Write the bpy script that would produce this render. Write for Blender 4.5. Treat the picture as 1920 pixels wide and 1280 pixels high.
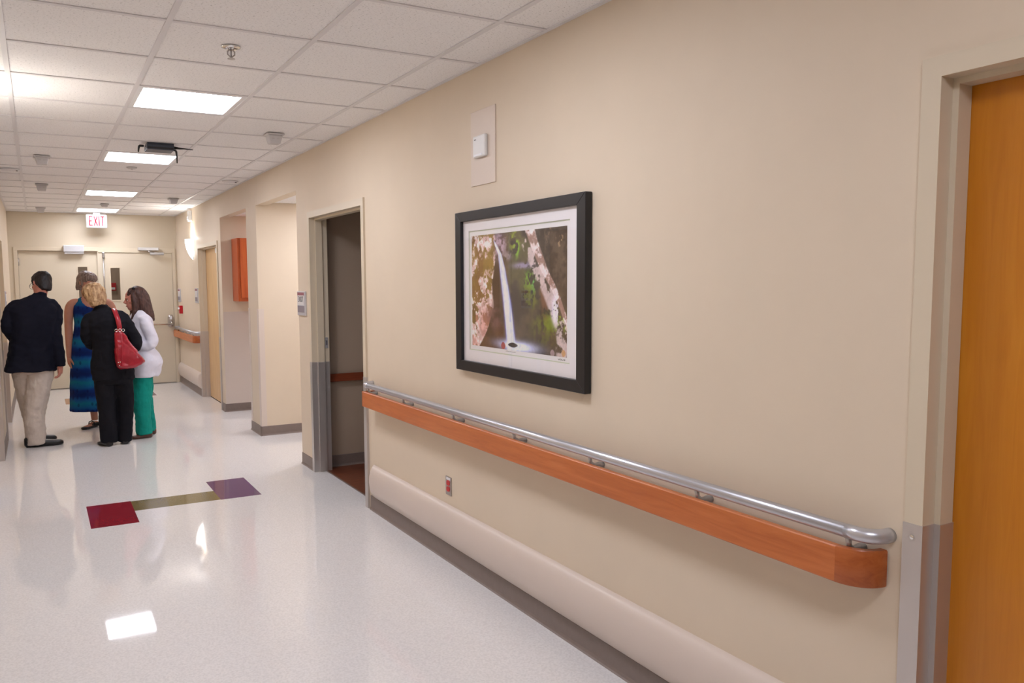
import bpy, bmesh, math, random
import numpy as np
from mathutils import Vector, Matrix, noise
random.seed(7)
S = bpy.context.scene
for o in list(bpy.data.objects): bpy.data.objects.remove(o)
# ------------------------------------------------------------------ camera, world, exposure
CAM = Vector((-0.5316, 0.0, 1.5895)); YAW, PITCH, ROLL, FPX = 0.4998, -0.0871, -0.007, 1499.81
fw = Vector((math.sin(YAW)*math.cos(PITCH), math.cos(YAW)*math.cos(PITCH), math.sin(PITCH)))
rt = Vector((math.cos(YAW), -math.sin(YAW), 0)); up = rt.cross(fw)
r2 = rt*math.cos(ROLL)+up*math.sin(ROLL); u2 = up*math.cos(ROLL)-rt*math.sin(ROLL)
cam = bpy.data.objects.new('camera', bpy.data.cameras.new('camera')); S.collection.objects.link(cam)
cam.matrix_world = Matrix(((r2.x,u2.x,-fw.x,CAM.x),(r2.y,u2.y,-fw.y,CAM.y),(r2.z,u2.z,-fw.z,CAM.z),(0,0,0,1)))
cam.data.sensor_width = 36; cam.data.lens = FPX/1920*36
cam.data.shift_x = 68.72/1920; cam.data.shift_y = 19.46/1920; cam.data.clip_start = .02
S.camera = cam
wd = bpy.data.worlds.new('world'); S.world = wd; wd.use_nodes = True
wd.node_tree.nodes['Background'].inputs[0].default_value = (.5,.5,.5,1)
wd.node_tree.nodes['Background'].inputs[1].default_value = 0.0
S.view_settings.view_transform = 'Standard'; S.view_settings.look = 'None'
S.view_settings.gamma = 1; S.view_settings.use_curve_mapping = False
S.view_settings.exposure = 1.2
PANEL = 9.5            # ceiling light panel strength
SCONCE_W = 3.8         # lamp inside each wall sconce, watts
# ------------------------------------------------------------------ dimensions (metres)
W, L, D, H = 1.469, -.872, 13.654, 2.670      # right wall, left wall, end wall, ceiling
YB = -2.8                                    # wall behind the camera
T = .6096; ROW0 = 2.976                      # ceiling grid
# ------------------------------------------------------------------ materials
M = {}
def mat(name, col, rough=.5, metal=0., spec=.5, emit=0., ecol=None, coat=0.):
    m = bpy.data.materials.new(name); m.use_nodes = True
    b = m.node_tree.nodes['Principled BSDF']
    b.inputs['Base Color'].default_value = (*col, 1); b.inputs['Roughness'].default_value = rough
    b.inputs['Metallic'].default_value = metal; b.inputs['Specular IOR Level'].default_value = spec
    b.inputs['Coat Weight'].default_value = coat; b.inputs['Coat Roughness'].default_value = .08
    if emit:
        b.inputs['Emission Color'].default_value = (*(ecol or col), 1); b.inputs['Emission Strength'].default_value = emit
    M[name] = m; return m
def lin(r, g, b):
    f = lambda c: (c/255/12.92) if c/255 <= .04045 else ((c/255+.055)/1.055)**2.4
    return (f(r), f(g), f(b))
def nd(m, t, **kw):
    n = m.node_tree.nodes.new(t)
    for k, v in kw.items():
        if hasattr(n, k): setattr(n, k, v)
        else: n.inputs[k].default_value = v
    return n
def lk(m, a, b): m.node_tree.links.new(a, b)
def coords(m, scale=(1,1,1), rot=(0,0,0)):
    tc = nd(m,'ShaderNodeTexCoord'); mp = nd(m,'ShaderNodeMapping')
    mp.inputs['Scale'].default_value = scale; mp.inputs['Rotation'].default_value = rot
    lk(m, tc.outputs['Object'], mp.inputs['Vector']); return mp.outputs['Vector']
def vary(m, c1, c2, scale, sc=(1,1,1), detail=3., lo=.3, hi=.7, rough=.6):
    v = coords(m, sc); n = nd(m,'ShaderNodeTexNoise', Scale=scale, Detail=detail, Roughness=rough); lk(m, v, n.inputs['Vector'])
    r = nd(m,'ShaderNodeValToRGB'); r.color_ramp.elements[0].position = lo; r.color_ramp.elements[1].position = hi
    r.color_ramp.elements[0].color = (*c1,1); r.color_ramp.elements[1].color = (*c2,1)
    lk(m, n.outputs['Fac'], r.inputs['Fac']); lk(m, r.outputs['Color'], m.node_tree.nodes['Principled BSDF'].inputs['Base Color'])
    return r, n
def bump(m, scale, strength, dist=.002, sc=(1,1,1), detail=2.):
    v = coords(m, sc); n = nd(m,'ShaderNodeTexNoise', Scale=scale, Detail=detail); lk(m, v, n.inputs['Vector'])
    b = nd(m,'ShaderNodeBump', Strength=strength, Distance=dist); lk(m, n.outputs['Fac'], b.inputs['Height'])
    lk(m, b.outputs['Normal'], m.node_tree.nodes['Principled BSDF'].inputs['Normal'])
def sh(c, k): return tuple(min(1, x*k) for x in c)

WALLC = (.735,.622,.485)
m = mat('wall_paint', WALLC, .55, spec=.3); vary(m, sh(WALLC,.985), sh(WALLC,1.015), 3.); bump(m, 260, .10, .001)
m = mat('shaded_paint', (.46,.36,.275), .6, spec=.3); bump(m, 260, .1, .001)  # wall beige darkened: the dimness of the unlit rooms is in the colour
m = mat('end_paint', (.66,.57,.435), .5, spec=.3); bump(m, 260, .08, .001)
m = mat('trim_paint', (.69,.595,.455), .35, spec=.45); bump(m, 120, .05, .001)
m = mat('panel_paint', (.72,.61,.52), .45)
m = mat('door_paint', (.68,.595,.46), .35, spec=.45); bump(m, 120, .05, .001)
m = mat('vinyl_guard', (.70,.60,.53), .35, spec=.45); bump(m, 400, .08, .0006)
m = mat('wainscot_vinyl', (.66,.575,.52), .35); bump(m, 300, .1, .0006)
m = mat('base_rubber', (.222,.172,.152), .45); vary(m, (.212,.164,.145), (.232,.180,.159), 30.)
FC = (.815,.798,.795)
m = mat('floor_vinyl', FC, .04, spec=.5)
r, n = vary(m, sh(FC,.90), sh(FC,1.03), 95., detail=4., lo=.36, hi=.60); 
def wavy(m):
    v = coords(m); n1 = nd(m,'ShaderNodeTexNoise', Scale=9., Detail=2.); lk(m, v, n1.inputs['Vector'])
    b = nd(m,'ShaderNodeBump', Strength=.028, Distance=.004); lk(m, n1.outputs['Fac'], b.inputs['Height'])
    lk(m, b.outputs['Normal'], m.node_tree.nodes['Principled BSDF'].inputs['Normal'])
wavy(m)
for nm, c in (('tile_red',lin(138,38,50)),('tile_olive',lin(120,108,72)),('tile_purple',lin(90,46,104)),('tile_orange',lin(176,120,80))):
    m = mat(nm, c, .06); vary(m, sh(c,.85), sh(c,1.15), 140., detail=4.); wavy(m)
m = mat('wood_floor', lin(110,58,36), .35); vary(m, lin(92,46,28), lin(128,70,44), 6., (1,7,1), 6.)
CT = (.925,.91,.91)
m = mat('ceiling_tile', CT, .9, spec=.1)
v = coords(m, (1,2.2,1)); n = nd(m,'ShaderNodeTexNoise', Scale=85., Detail=5., Roughness=.72); lk(m, v, n.inputs['Vector'])
r = nd(m,'ShaderNodeValToRGB'); e = r.color_ramp.elements
e[0].position = .345; e[0].color = (*sh(CT,.42),1); e[1].position = .43; e[1].color = (*CT,1)
lk(m, n.outputs['Fac'], r.inputs['Fac']); lk(m, r.outputs['Color'], m.node_tree.nodes['Principled BSDF'].inputs['Base Color'])
b = nd(m,'ShaderNodeBump', Strength=.35, Distance=.003); lk(m, n.outputs['Fac'], b.inputs['Height'])
lk(m, b.outputs['Normal'], m.node_tree.nodes['Principled BSDF'].inputs['Normal'])
mat('tee_metal', (.76,.74,.75), .5)
mat('white_plastic', (.78,.77,.76), .4)
mat('grey_plastic', (.55,.53,.53), .45)
mat('sensor_body', (.60,.58,.585), .5); mat('slot_dark', (.16,.15,.16), .6)
mat('dark_plastic', lin(52,58,72), .4); mat('black_plastic', lin(14,15,20), .4)
mat('panel_glow', (1,1,1), .5, emit=PANEL, ecol=(.95,.968,1.07))
mat('panel_frame', (.82,.82,.83), .4)
mat('sconce_glass', (.9,.9,.88), .3, emit=2.6, ecol=(1,.98,.94))
mat('exit_face', (.34,.33,.35), .4, emit=.22, ecol=(.97,.95,1)); mat('exit_red', lin(200,4,36), .5, emit=.10, ecol=(1.,.02,.08))
m = mat('steel', (.46,.43,.41), .34, metal=1.); bump(m, 60, .05, .001, (1,1,12))
m = mat('kick_steel', (.60,.56,.54), .36, metal=.65); bump(m, 50, .06, .001, (14,14,1))
m = mat('satin_rail', (.60,.61,.66), .33, metal=.8); bump(m, 700, .04, .0004)
mat('chrome', (.75,.74,.72), .12, metal=1.)
mat('bracket_metal', (.50,.51,.54), .35, metal=.8)
mat('closer_metal', (.66,.66,.68), .35, metal=.6)
def wood(nm, a, b, c, axis=1, rough=.35, sc=9.):
    m = mat(nm, b, rough, spec=.45, coat=.15); st = [16,16,16]; st[axis] = 1.1
    v = coords(m, tuple(st)); n = nd(m,'ShaderNodeTexNoise', Scale=sc/4, Detail=8., Roughness=.6, Distortion=.7); lk(m, v, n.inputs['Vector'])
    r = nd(m,'ShaderNodeValToRGB'); e = r.color_ramp.elements
    e[0].position = .32; e[0].color = (*a,1); e[1].position = .68; e[1].color = (*c,1)
    k = e.new(.5); k.color = (*b,1)
    lk(m, n.outputs['Fac'], r.inputs['Fac']); lk(m, r.outputs['Color'], m.node_tree.nodes['Principled BSDF'].inputs['Base Color'])
    return m
wood('cherry', lin(182,96,42), lin(196,109,52), lin(206,120,62), 1)
wood('cherry_shaded', lin(160,78,32), lin(176,92,40), lin(186,102,50), 1)  # darker cherry, shading of the bumper end caps put into the colour
wood('dark_rail', lin(112,54,34), lin(130,64,40), lin(146,74,48), 0)
wood('cabinet_wood', lin(180,78,34), lin(196,90,40), lin(206,102,48), 2)
wood('maple_door', lin(194,118,18), lin(200,124,22), lin(206,132,30), 2, .3)
wood('maple_far', lin(206,164,108), lin(220,180,124), lin(230,192,138), 2, .35)
mat('frame_black', lin(34,33,35), .38, spec=.4); mat('mat_board', (.90,.87,.895), .8); mat('mat_edge', (.62,.66,.52), .8)
mat('paper_white', (.88,.86,.87), .7)
m = mat('print', (.5,.5,.5), .5); a = nd(m,'ShaderNodeAttribute', attribute_name='paint'); lk(m, a.outputs['Color'], m.node_tree.nodes['Principled BSDF'].inputs['Base Color'])
m = bpy.data.materials.new('glazing'); m.use_nodes = True; M['glazing'] = m
nt = m.node_tree; nt.nodes.remove(nt.nodes['Principled BSDF'])
tr = nd(m,'ShaderNodeBsdfTransparent'); gl = nd(m,'ShaderNodeBsdfGlossy', Roughness=.01); fr = nd(m,'ShaderNodeLayerWeight', Blend=.5); pw_ = nd(m,'ShaderNodeMath', operation='POWER'); pw_.inputs[1].default_value = 4.; mp_ = nd(m,'ShaderNodeMath', operation='MULTIPLY_ADD'); mp_.inputs[1].default_value = .9; mp_.inputs[2].default_value = .022; lk(m, fr.outputs['Facing'], pw_.inputs[0]); lk(m, pw_.outputs[0], mp_.inputs[0]); mx = nd(m,'ShaderNodeMixShader')
lk(m, mp_.outputs[0], mx.inputs[0]); lk(m, tr.outputs[0], mx.inputs[1]); lk(m, gl.outputs[0], mx.inputs[2]); lk(m, mx.outputs[0], nt.nodes['Material Output'].inputs[0])
mat('vestibule_fill_glow', (1,1,1), .5, emit=4.0, ecol=(1,.96,.92)); mat('sign_maroon', lin(150,84,100), .4); mat('sign_white', (.74,.72,.72), .5); mat('sign_grey', lin(136,130,142), .4); mat('sign_silver', (.62,.64,.70), .35, metal=.5)
mat('ink', lin(40,36,38), .6); mat('receptacle_red', lin(215,40,36), .4); mat('pull_red', lin(190,16,36), .35); mat('white_label', (.85,.86,.9), .5)
# people
def skin(nm, c):
    m = mat(nm, c, .5, spec=.35); vary(m, sh(c,.93), sh(c,1.06), 14.)
    b = m.node_tree.nodes['Principled BSDF']; b.inputs['Subsurface Weight'].default_value = .1; b.inputs['Subsurface Radius'].default_value = (.012,.005,.003); return m
skin('skin_man', lin(206,138,120)); skin('skin_dress', lin(190,134,112)); skin('skin_suit', lin(208,146,124)); skin('skin_coat', lin(204,136,118))
def cloth(nm, c, rough=.85, amp=.1):
    m = mat(nm, c, rough, spec=.2); vary(m, sh(c,1-amp), sh(c,1+amp), 30.); bump(m, 500, .15, .001); return m
cloth('navy_wool', lin(19,20,34)); cloth('khaki', lin(206,193,182), amp=.04); cloth('black_wool', lin(20,20,27)); cloth('white_cotton', lin(226,224,236), amp=.02)
cloth('teal_scrub', lin(18,142,128), amp=.05)
m = mat('black_leather', lin(17,16,18), .35); m = mat('brown_leather', lin(92,58,46), .45)
m = mat('red_leather', lin(170,26,44), .28, spec=.5, coat=.2); vary(m, lin(140,16,34), lin(172,26,46), 12.); bump(m, 40, .25, .004)
def hairm(nm, a, b, sc=(60,60,9)):
    m = mat(nm, a, .5, spec=.4); vary(m, a, b, 1.2, sc, detail=5., lo=.35, hi=.65); bump(m, 1.4, .6, .004, sc); return m
hairm('hair_dark', lin(17,13,15), lin(34,26,27)); hairm('hair_blond', lin(132,94,62), lin(214,180,138), (34,34,10)); hairm('hair_brunette', lin(50,32,30), lin(94,64,56)); hairm('hair_grey', lin(96,76,68), lin(160,140,130))
mat('eye_white', (.8,.78,.76), .3); mat('eye_dark', (.03,.02,.02), .2); mat('lips', lin(150,72,68), .5)
# blue printed dress: bands of blue and teal with rows of dots
m = mat('dress_print', lin(18,70,130), .8, spec=.2)
tc = nd(m,'ShaderNodeTexCoord'); sp = nd(m,'ShaderNodeSeparateXYZ'); lk(m, tc.outputs['Object'], sp.inputs[0])
nz = nd(m,'ShaderNodeTexNoise', Scale=14., Detail=3.); lk(m, tc.outputs['Object'], nz.inputs['Vector'])
ad = nd(m,'ShaderNodeMath', operation='MULTIPLY_ADD'); lk(m, nz.outputs['Fac'], ad.inputs[0]); ad.inputs[1].default_value = .05; lk(m, sp.outputs['Z'], ad.inputs[2])
ml = nd(m,'ShaderNodeMath', operation='MULTIPLY'); lk(m, ad.outputs[0], ml.inputs[0]); ml.inputs[1].default_value = 4.4
fc = nd(m,'ShaderNodeMath', operation='FRACT'); lk(m, ml.outputs[0], fc.inputs[0])
rp = nd(m,'ShaderNodeValToRGB'); e = rp.color_ramp.elements
e[0].position = 0; e[0].color = (*lin(8,34,92),1); e[1].position = 1; e[1].color = (*lin(8,34,92),1)
for p, c in ((.18,(10,48,116)),(.34,(20,92,146)),(.55,(18,110,140)),(.72,(24,86,150)),(.88,(10,40,104))):
    k = e.new(p); k.color = (*lin(*c),1)
lk(m, fc.outputs[0], rp.inputs['Fac'])
mp = nd(m,'ShaderNodeMapping'); mp.inputs['Scale'].default_value = (22,22,13.2); lk(m, tc.outputs['Object'], mp.inputs['Vector'])
vo = nd(m,'ShaderNodeTexVoronoi', Scale=1., Randomness=.25); lk(m, mp.outputs[0], vo.inputs['Vector'])
vr = nd(m,'ShaderNodeValToRGB'); vr.color_ramp.elements[0].position = .22; vr.color_ramp.elements[1].position = .34
vr.color_ramp.elements[0].color = (.25,.28,.45,1); vr.color_ramp.elements[1].color = (1,1,1,1); lk(m, vo.outputs['Distance'], vr.inputs['Fac'])
mm = nd(m,'ShaderNodeMixRGB', blend_type='MULTIPLY'); mm.inputs[0].default_value = .75; lk(m, rp.outputs[0], mm.inputs[1]); lk(m, vr.outputs[0], mm.inputs[2])
lk(m, mm.outputs[0], m.node_tree.nodes['Principled BSDF'].inputs['Base Color'])
# ------------------------------------------------------------------ object helpers
COL = S.collection
def wloc(p):
    v = Vector((0,0,0))
    while p: v = v+p.location; p = p.parent
    return v
def tag(o, label=None, cat=None, group=None, kind=None):
    if label: o['label'] = label
    if cat: o['category'] = cat
    if group: o['group'] = group
    if kind: o['kind'] = kind
    return o
def thing(name, loc, label, cat, group=None, kind=None):
    o = bpy.data.objects.new(name, None); COL.objects.link(o); o.location = loc; o.empty_display_size = .05
    return tag(o, label, cat, group, kind)
def place(name, me, material, parent=None, smooth=False, origin=None):
    """me: mesh in world coordinates -> object whose origin is its base (or local to parent)"""
    n = len(me.vertices); co = np.empty(n*3); me.vertices.foreach_get('co', co); co = co.reshape(-1,3)
    lo, hi = co.min(0), co.max(0)
    org = np.array(origin) if origin is not None else np.array([(lo[0]+hi[0])/2,(lo[1]+hi[1])/2,lo[2]])
    co -= org; me.vertices.foreach_set('co', co.ravel()); me.update()
    o = bpy.data.objects.new(name, me); COL.objects.link(o)
    if parent: o.parent = parent; o.location = Vector(org)-wloc(parent)
    else: o.location = Vector(org)
    if material:
        me.materials.clear()
        for mm in (material if isinstance(material,(list,tuple)) else [material]): me.materials.append(M[mm])
    if smooth: me.polygons.foreach_set('use_smooth', [True]*len(me.polygons))
    me.name = name
    return o
def obj(name, bm, material, parent=None, smooth=False, bevel=0, origin=None, seg=2):
    bmesh.ops.recalc_face_normals(bm, faces=bm.faces)
    if bevel: bmesh.ops.bevel(bm, geom=[e for e in bm.edges if e.calc_face_angle(0) > .5], offset=bevel, segments=seg, profile=.5, affect='EDGES', clamp_overlap=True)
    me = bpy.data.meshes.new(name); bm.to_mesh(me); bm.free()
    return place(name, me, material, parent, smooth, origin)
def autosmooth(o, ang=.7):
    me = o.data; me.polygons.foreach_set('use_smooth', [True]*len(me.polygons))
    me.set_sharp_from_angle(angle=ang)
    return o
def share(o, name, loc, parent=None):
    c = o.copy(); COL.objects.link(c); c.name = name
    c.parent = parent; c.location = Vector(loc)-wloc(parent) if parent else Vector(loc); return c
def copy_tree(o, dloc):
    c = o.copy(); COL.objects.link(c); c.location = o.location+Vector(dloc)
    for ch in list(o.children):
        k = ch.copy(); COL.objects.link(k); k.parent = c
        for g in list(ch.children):
            q = g.copy(); COL.objects.link(q); q.parent = k
    return c
def B(): return bmesh.new()
def box(bm, x0, x1, y0, y1, z0, z1):
    vs = [bm.verts.new((x,y,z)) for x in (x0,x1) for y in (y0,y1) for z in (z0,z1)]
    for f in ((0,1,3,2),(4,6,7,5),(0,4,5,1),(2,3,7,6),(0,2,6,4),(1,5,7,3)): bm.faces.new([vs[i] for i in f])
    return bm
def prism(bm, pts, axis, a, b):
    """polygon pts in the two other axes (in xyz order) swept along axis from a to b"""
    def P(p, t):
        q = list(p); q.insert(axis, t); return q
    va = [bm.verts.new(P(p,a)) for p in pts]; vb = [bm.verts.new(P(p,b)) for p in pts]; n = len(pts)
    bm.faces.new(va); bm.faces.new(vb[::-1])
    for i in range(n): bm.faces.new((va[i],va[(i+1)%n],vb[(i+1)%n],vb[i]))
    return bm
def tube(bm, path, rad, n=12, flat=1.0, closed_ends=True):
    path = [Vector(p) for p in path]; k = len(path)
    rad = rad if isinstance(rad,(list,tuple)) else [rad]*k
    t0 = (path[1]-path[0]).normalized(); a = Vector((0,0,1)) if abs(t0.z) < .9 else Vector((0,1,0)); u = (a-t0*a.dot(t0)).normalized(); rings = []
    for i, p in enumerate(path):
        t = (path[min(i+1,k-1)]-path[max(i-1,0)]).normalized(); u = (u-t*u.dot(t)).normalized(); v = t.cross(u)
        r = rad[i]; ra, rb = (r if isinstance(r,(list,tuple)) else (r, r*flat))
        rings.append([bm.verts.new(p+u*math.cos(2*math.pi*j/n)*ra+v*math.sin(2*math.pi*j/n)*rb) for j in range(n)])
    for i in range(k-1):
        for j in range(n): bm.faces.new((rings[i][j],rings[i][(j+1)%n],rings[i+1][(j+1)%n],rings[i+1][j]))
    if closed_ends: bm.faces.new(rings[0][::-1]); bm.faces.new(rings[-1])
    return bm
def rings_loft(bm, rings, n=28, M4=None, pw=2.0):
    """rings: (cx, cy, z, rx, ry) horizontal superellipses bottom to top"""
    R = []
    for cx, cy, z, rx, ry in rings:
        row = []
        for j in range(n):
            a = 2*math.pi*j/n; c, s = math.cos(a), math.sin(a)
            q = Vector((cx+rx*math.copysign(abs(c)**(2/pw),c), cy+ry*math.copysign(abs(s)**(2/pw),s), z))
            row.append(bm.verts.new(M4 @ q if M4 else q))
        R.append(row)
    for i in range(len(R)-1):
        for j in range(n): bm.faces.new((R[i][j],R[i][(j+1)%n],R[i+1][(j+1)%n],R[i+1][j]))
    bm.faces.new(R[0][::-1]); bm.faces.new(R[-1]); return bm
def lathe(bm, prof, c, n=24, a0=0, a1=2*math.pi, axis='Z'):
    full = abs(a1-a0-2*math.pi) < 1e-6; R = []
    m_ = n if full else n+1
    for r, z in prof:
        R.append([bm.verts.new((c[0]+r*math.cos(a0+(a1-a0)*j/n), c[1]+r*math.sin(a0+(a1-a0)*j/n), c[2]+z)) for j in range(m_)])
    for i in range(len(R)-1):
        for j in range(n if full else n): bm.faces.new((R[i][j],R[i][(j+1)%m_],R[i+1][(j+1)%m_],R[i+1][j]))
    for e in (R[0][::-1], R[-1]):
        bm.faces.new(e)
    if not full:
        bm.faces.new([r_[0] for r_ in R]+[]) if len(R) > 2 else None
        bm.faces.new([r_[-1] for r_ in R][::-1]) if len(R) > 2 else None
    bmesh.ops.remove_doubles(bm, verts=bm.verts, dist=1e-5)
    return bm
def struct(name, bm, material, label, cat, parent=None, **kw):
    o = obj(name, bm, material, parent, **kw)
    if not parent: tag(o, label, cat, kind='structure')
    return o
def text_mesh(body, size, depth, xscale=1.0, off=0.):
    cu = bpy.data.curves.new('txt','FONT'); cu.body = body; cu.size = size; cu.extrude = depth; cu.align_x = 'CENTER'; cu.align_y = 'CENTER'; cu.resolution_u = 3; cu.offset = off
    o = bpy.data.objects.new('txt', cu); COL.objects.link(o); dg = bpy.context.evaluated_depsgraph_get()
    me = bpy.data.meshes.new_from_object(o.evaluated_get(dg)); bpy.data.objects.remove(o)
    me.transform(Matrix.Diagonal((xscale,1,1,1))); return me
# ------------------------------------------------------------------ the setting: floor
WT = .125                                    # partition thickness
WX = W+WT
ALX = 3.3                                    # back of the alcoves
A2, A1, COLN, COLF = (6.875, 8.33), (8.77, 10.15), 8.33, 8.77   # alcove openings in the right wall
bm = B(); box(bm, L-.2, W+.09, YB, D+2.2, -.05, 0); box(bm, W+.09, ALX, A2[0], A1[1], -.05, 0)
floor = struct('floor', bm, 'floor_vinyl', 'polished white vinyl floor of the hospital corridor', 'floor')
def ftile(nm_mat, x0, x1, y0, y1, label):
    o = obj('floor_tile', box(B(), x0, x1, y0, y1, -.004, .0004), nm_mat, floor); o['label'] = label; return o
ftile('tile_red', -.294, .000, 5.692, 6.290, 'dark red accent floor tile')
ftile('tile_olive', .000, .590, 6.000, 6.280, 'olive green accent floor strip')
ftile('tile_purple', .590, .888, 5.992, 6.600, 'purple accent floor tile')
ftile('tile_orange', -.262, .03, 11.90, 12.50, 'tan orange accent floor tile at the far end')
ftile('tile_olive', .03, .62, 12.20, 12.49, 'olive accent floor strip at the far end')
ftile('tile_purple', .62, .915, 12.20, 12.80, 'purple accent floor tile at the far end')
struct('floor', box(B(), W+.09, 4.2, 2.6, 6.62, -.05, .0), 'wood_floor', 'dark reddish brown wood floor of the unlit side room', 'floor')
# ceiling: slab, lay-in tiles, tee grid
bm = B(); box(bm, L-.2, W+.0, YB, D, H+.03, H+.10)
ceiling = struct('ceiling', bm, 'tee_metal', 'white suspended tile ceiling of the corridor', 'ceiling')
GX = [L, -T, 0., T, 2*T, W]
NR0, NR1 = -9, 18
RY = [YB]+[ROW0+T*n for n in range(NR0, NR1) if ROW0+T*n > YB+.1]+[D]
LIGHT_ROWS = {-5:1, -1:1, 3:1, 7:1, 12:1, 16:1}
def rown(y): return round((y-ROW0)/T)
lights_at = []
tiles = {}
for i in range(len(RY)-1):
    y0, y1 = RY[i], RY[i+1]
    for j in range(5):
        x0, x1 = GX[j], GX[j+1]
        if j == 2 and abs(y1-y0-T) < .01 and rown(y0) in LIGHT_ROWS:
            lights_at.append((x0, y0)); continue
        key = (round(x1-x0,3), round(y1-y0,3)); c = ((x0+x1)/2,(y0+y1)/2,H+.0035)
        if key in tiles: share(tiles[key], 'ceiling_tile', c, ceiling)
        else: tiles[key] = obj('ceiling_tile', box(B(), x0+.004, x1-.004, y0+.004, y1-.004, H+.0035, H+.018), 'ceiling_tile', ceiling)
for x in GX[1:-1]: obj('main_tee', box(B(), x-.012, x+.012, YB, D, H-.002, H+.003), 'tee_metal', ceiling)
tees = {}
for y in RY[1:-1]:
    for j in range(5):
        x0, x1 = GX[j]+.012, GX[j+1]-.012; key = round(x1-x0,3)
        if key in tees: share(tees[key], 'cross_tee', ((x0+x1)/2,y,H-.001), ceiling)
        else: tees[key] = obj('cross_tee', box(B(), x0, x1, y-.012, y+.012, H-.001, H+.003), 'tee_metal', ceiling)
obj('wall_angle', box(B(), W-.02, W, YB, D, H-.002, H+.003), 'tee_metal', ceiling)
obj('wall_angle', box(B(), L, L+.02, YB, D, H-.002, H+.003), 'tee_metal', ceiling)
obj('wall_angle', box(B(), L+.02, W-.02, D-.02, D, H-.002, H+.003), 'tee_metal', ceiling)
# walls
DN = (.165, 1.250)     # rough openings (door frames sit in them)
DD = (5.255, 6.505)
DF = (10.345, 11.700)
HT = H+.05
bm = B(); box(bm, W, WX, YB, DN[0], 0, HT); box(bm, W, WX, DN[0], DN[1], 2.11, HT); box(bm, W, WX, DN[1], DD[0], 0, HT)
box(bm, W, WX, DD[0], DD[1], 2.145, HT); box(bm, W, WX, DD[1], A2[0], 0, HT)
box(bm, W, WX-.02, A2[0], A2[1], 2.385, HT); box(bm, W, WX-.02, A1[0], A1[1], 2.392, HT)
box(bm, W, WX, A1[1], DF[0], 0, HT); box(bm, W, WX, DF[0], DF[1], 2.12, HT); box(bm, W, WX, DF[1], D, 0, HT)
wr = struct('wall_right', bm, 'wall_paint', 'long beige corridor wall on the right', 'wall')
struct('wall_column', box(B(), W, 2.25, COLN, COLF, 0, HT), 'wall_paint', 'beige stub wall between the two alcove openings', 'wall')
struct('wall_alcove_near', box(B(), WX, ALX, A2[0]-.12, A2[0], 0, HT), 'wall_paint', 'near side wall of the first alcove', 'wall')
o = struct('wall_alcove_far', box(B(), WX, ALX, A1[1], A1[1]+.12, 0, HT), 'wall_paint', 'far side wall of the second alcove holding the cabinet', 'wall')
obj('wainscot_panel', box(B(), W+.004, ALX, A1[1]-.003, A1[1], .1, 1.245), 'wainscot_vinyl', o)
struct('wall_alcove_back', box(B(), ALX, ALX+.1, A2[0]-.12, A1[1]+.12, 0, HT), 'wall_paint', 'back wall of the alcoves', 'wall')
struct('ceiling', box(B(), WX-.02, ALX, A2[0], A1[1], 2.418, 2.47), 'ceiling_tile', 'lower white ceiling inside the alcoves', 'ceiling')
struct('wall_room_far', box(B(), WX, 4.2, 6.60, 6.72, 0, HT), 'shaded_paint', 'far wall of the unlit side room', 'wall')
struct('wall_room_near', box(B(), WX, 4.2, 2.48, 2.60, 0, HT), 'shaded_paint', 'near wall of the unlit side room', 'wall')
struct('wall_room_back', box(B(), 4.2, 4.3, 2.48, 6.72, 0, HT), 'shaded_paint', 'back wall of the unlit side room', 'wall')
struct('ceiling', box(B(), WX, 4.2, 2.6, 6.6, 2.6, 2.68), 'shaded_paint', 'ceiling of the unlit side room', 'ceiling')
LD1, LD2, LD3 = (5.3,6.55), (7.1,8.36), (9.45,10.70)
bm = B(); ys = [YB]; 
for d in (LD1, LD2, LD3): box(bm, L-WT, L, ys[-1], d[0], 0, HT); box(bm, L-WT, L, d[0], d[1], 2.12, HT); ys.append(d[1])
box(bm, L-WT, L, ys[-1], D, 0, HT)
struct('wall_left', bm, 'wall_paint', 'beige corridor wall on the left behind the man', 'wall')
EX0, EX1, EZ = -.775, 1.405, 2.125            # rough opening of the double doors
bm = B(); box(bm, L-WT, EX0, D, D+.14, 0, HT); box(bm, EX1, WX, D, D+.14, 0, HT); box(bm, EX0, EX1, D, D+.14, EZ, HT)
struct('wall_end', bm, 'end_paint', 'tan wall around the double doors at the corridor end', 'wall')
struct('wall_back', box(B(), L-WT, WX, YB-.1, YB, 0, HT), 'wall_paint', 'corridor wall behind the camera', 'wall')
# vestibule behind the double doors, seen through the slot windows
bm = B(); box(bm, L, W, D+2.1, D+2.2, 0, HT); box(bm, L-.1, L, D+.14, D+2.2, 0, HT); box(bm, W, W+.1, D+.14, D+2.2, 0, HT)
struct('wall_beyond', bm, 'shaded_paint', 'dim walls beyond the double doors', 'wall')
struct('ceiling', box(B(), L, W, D+.14, D+2.2, H, H+.05), 'ceiling_tile', 'ceiling beyond the double doors', 'ceiling')
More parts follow.
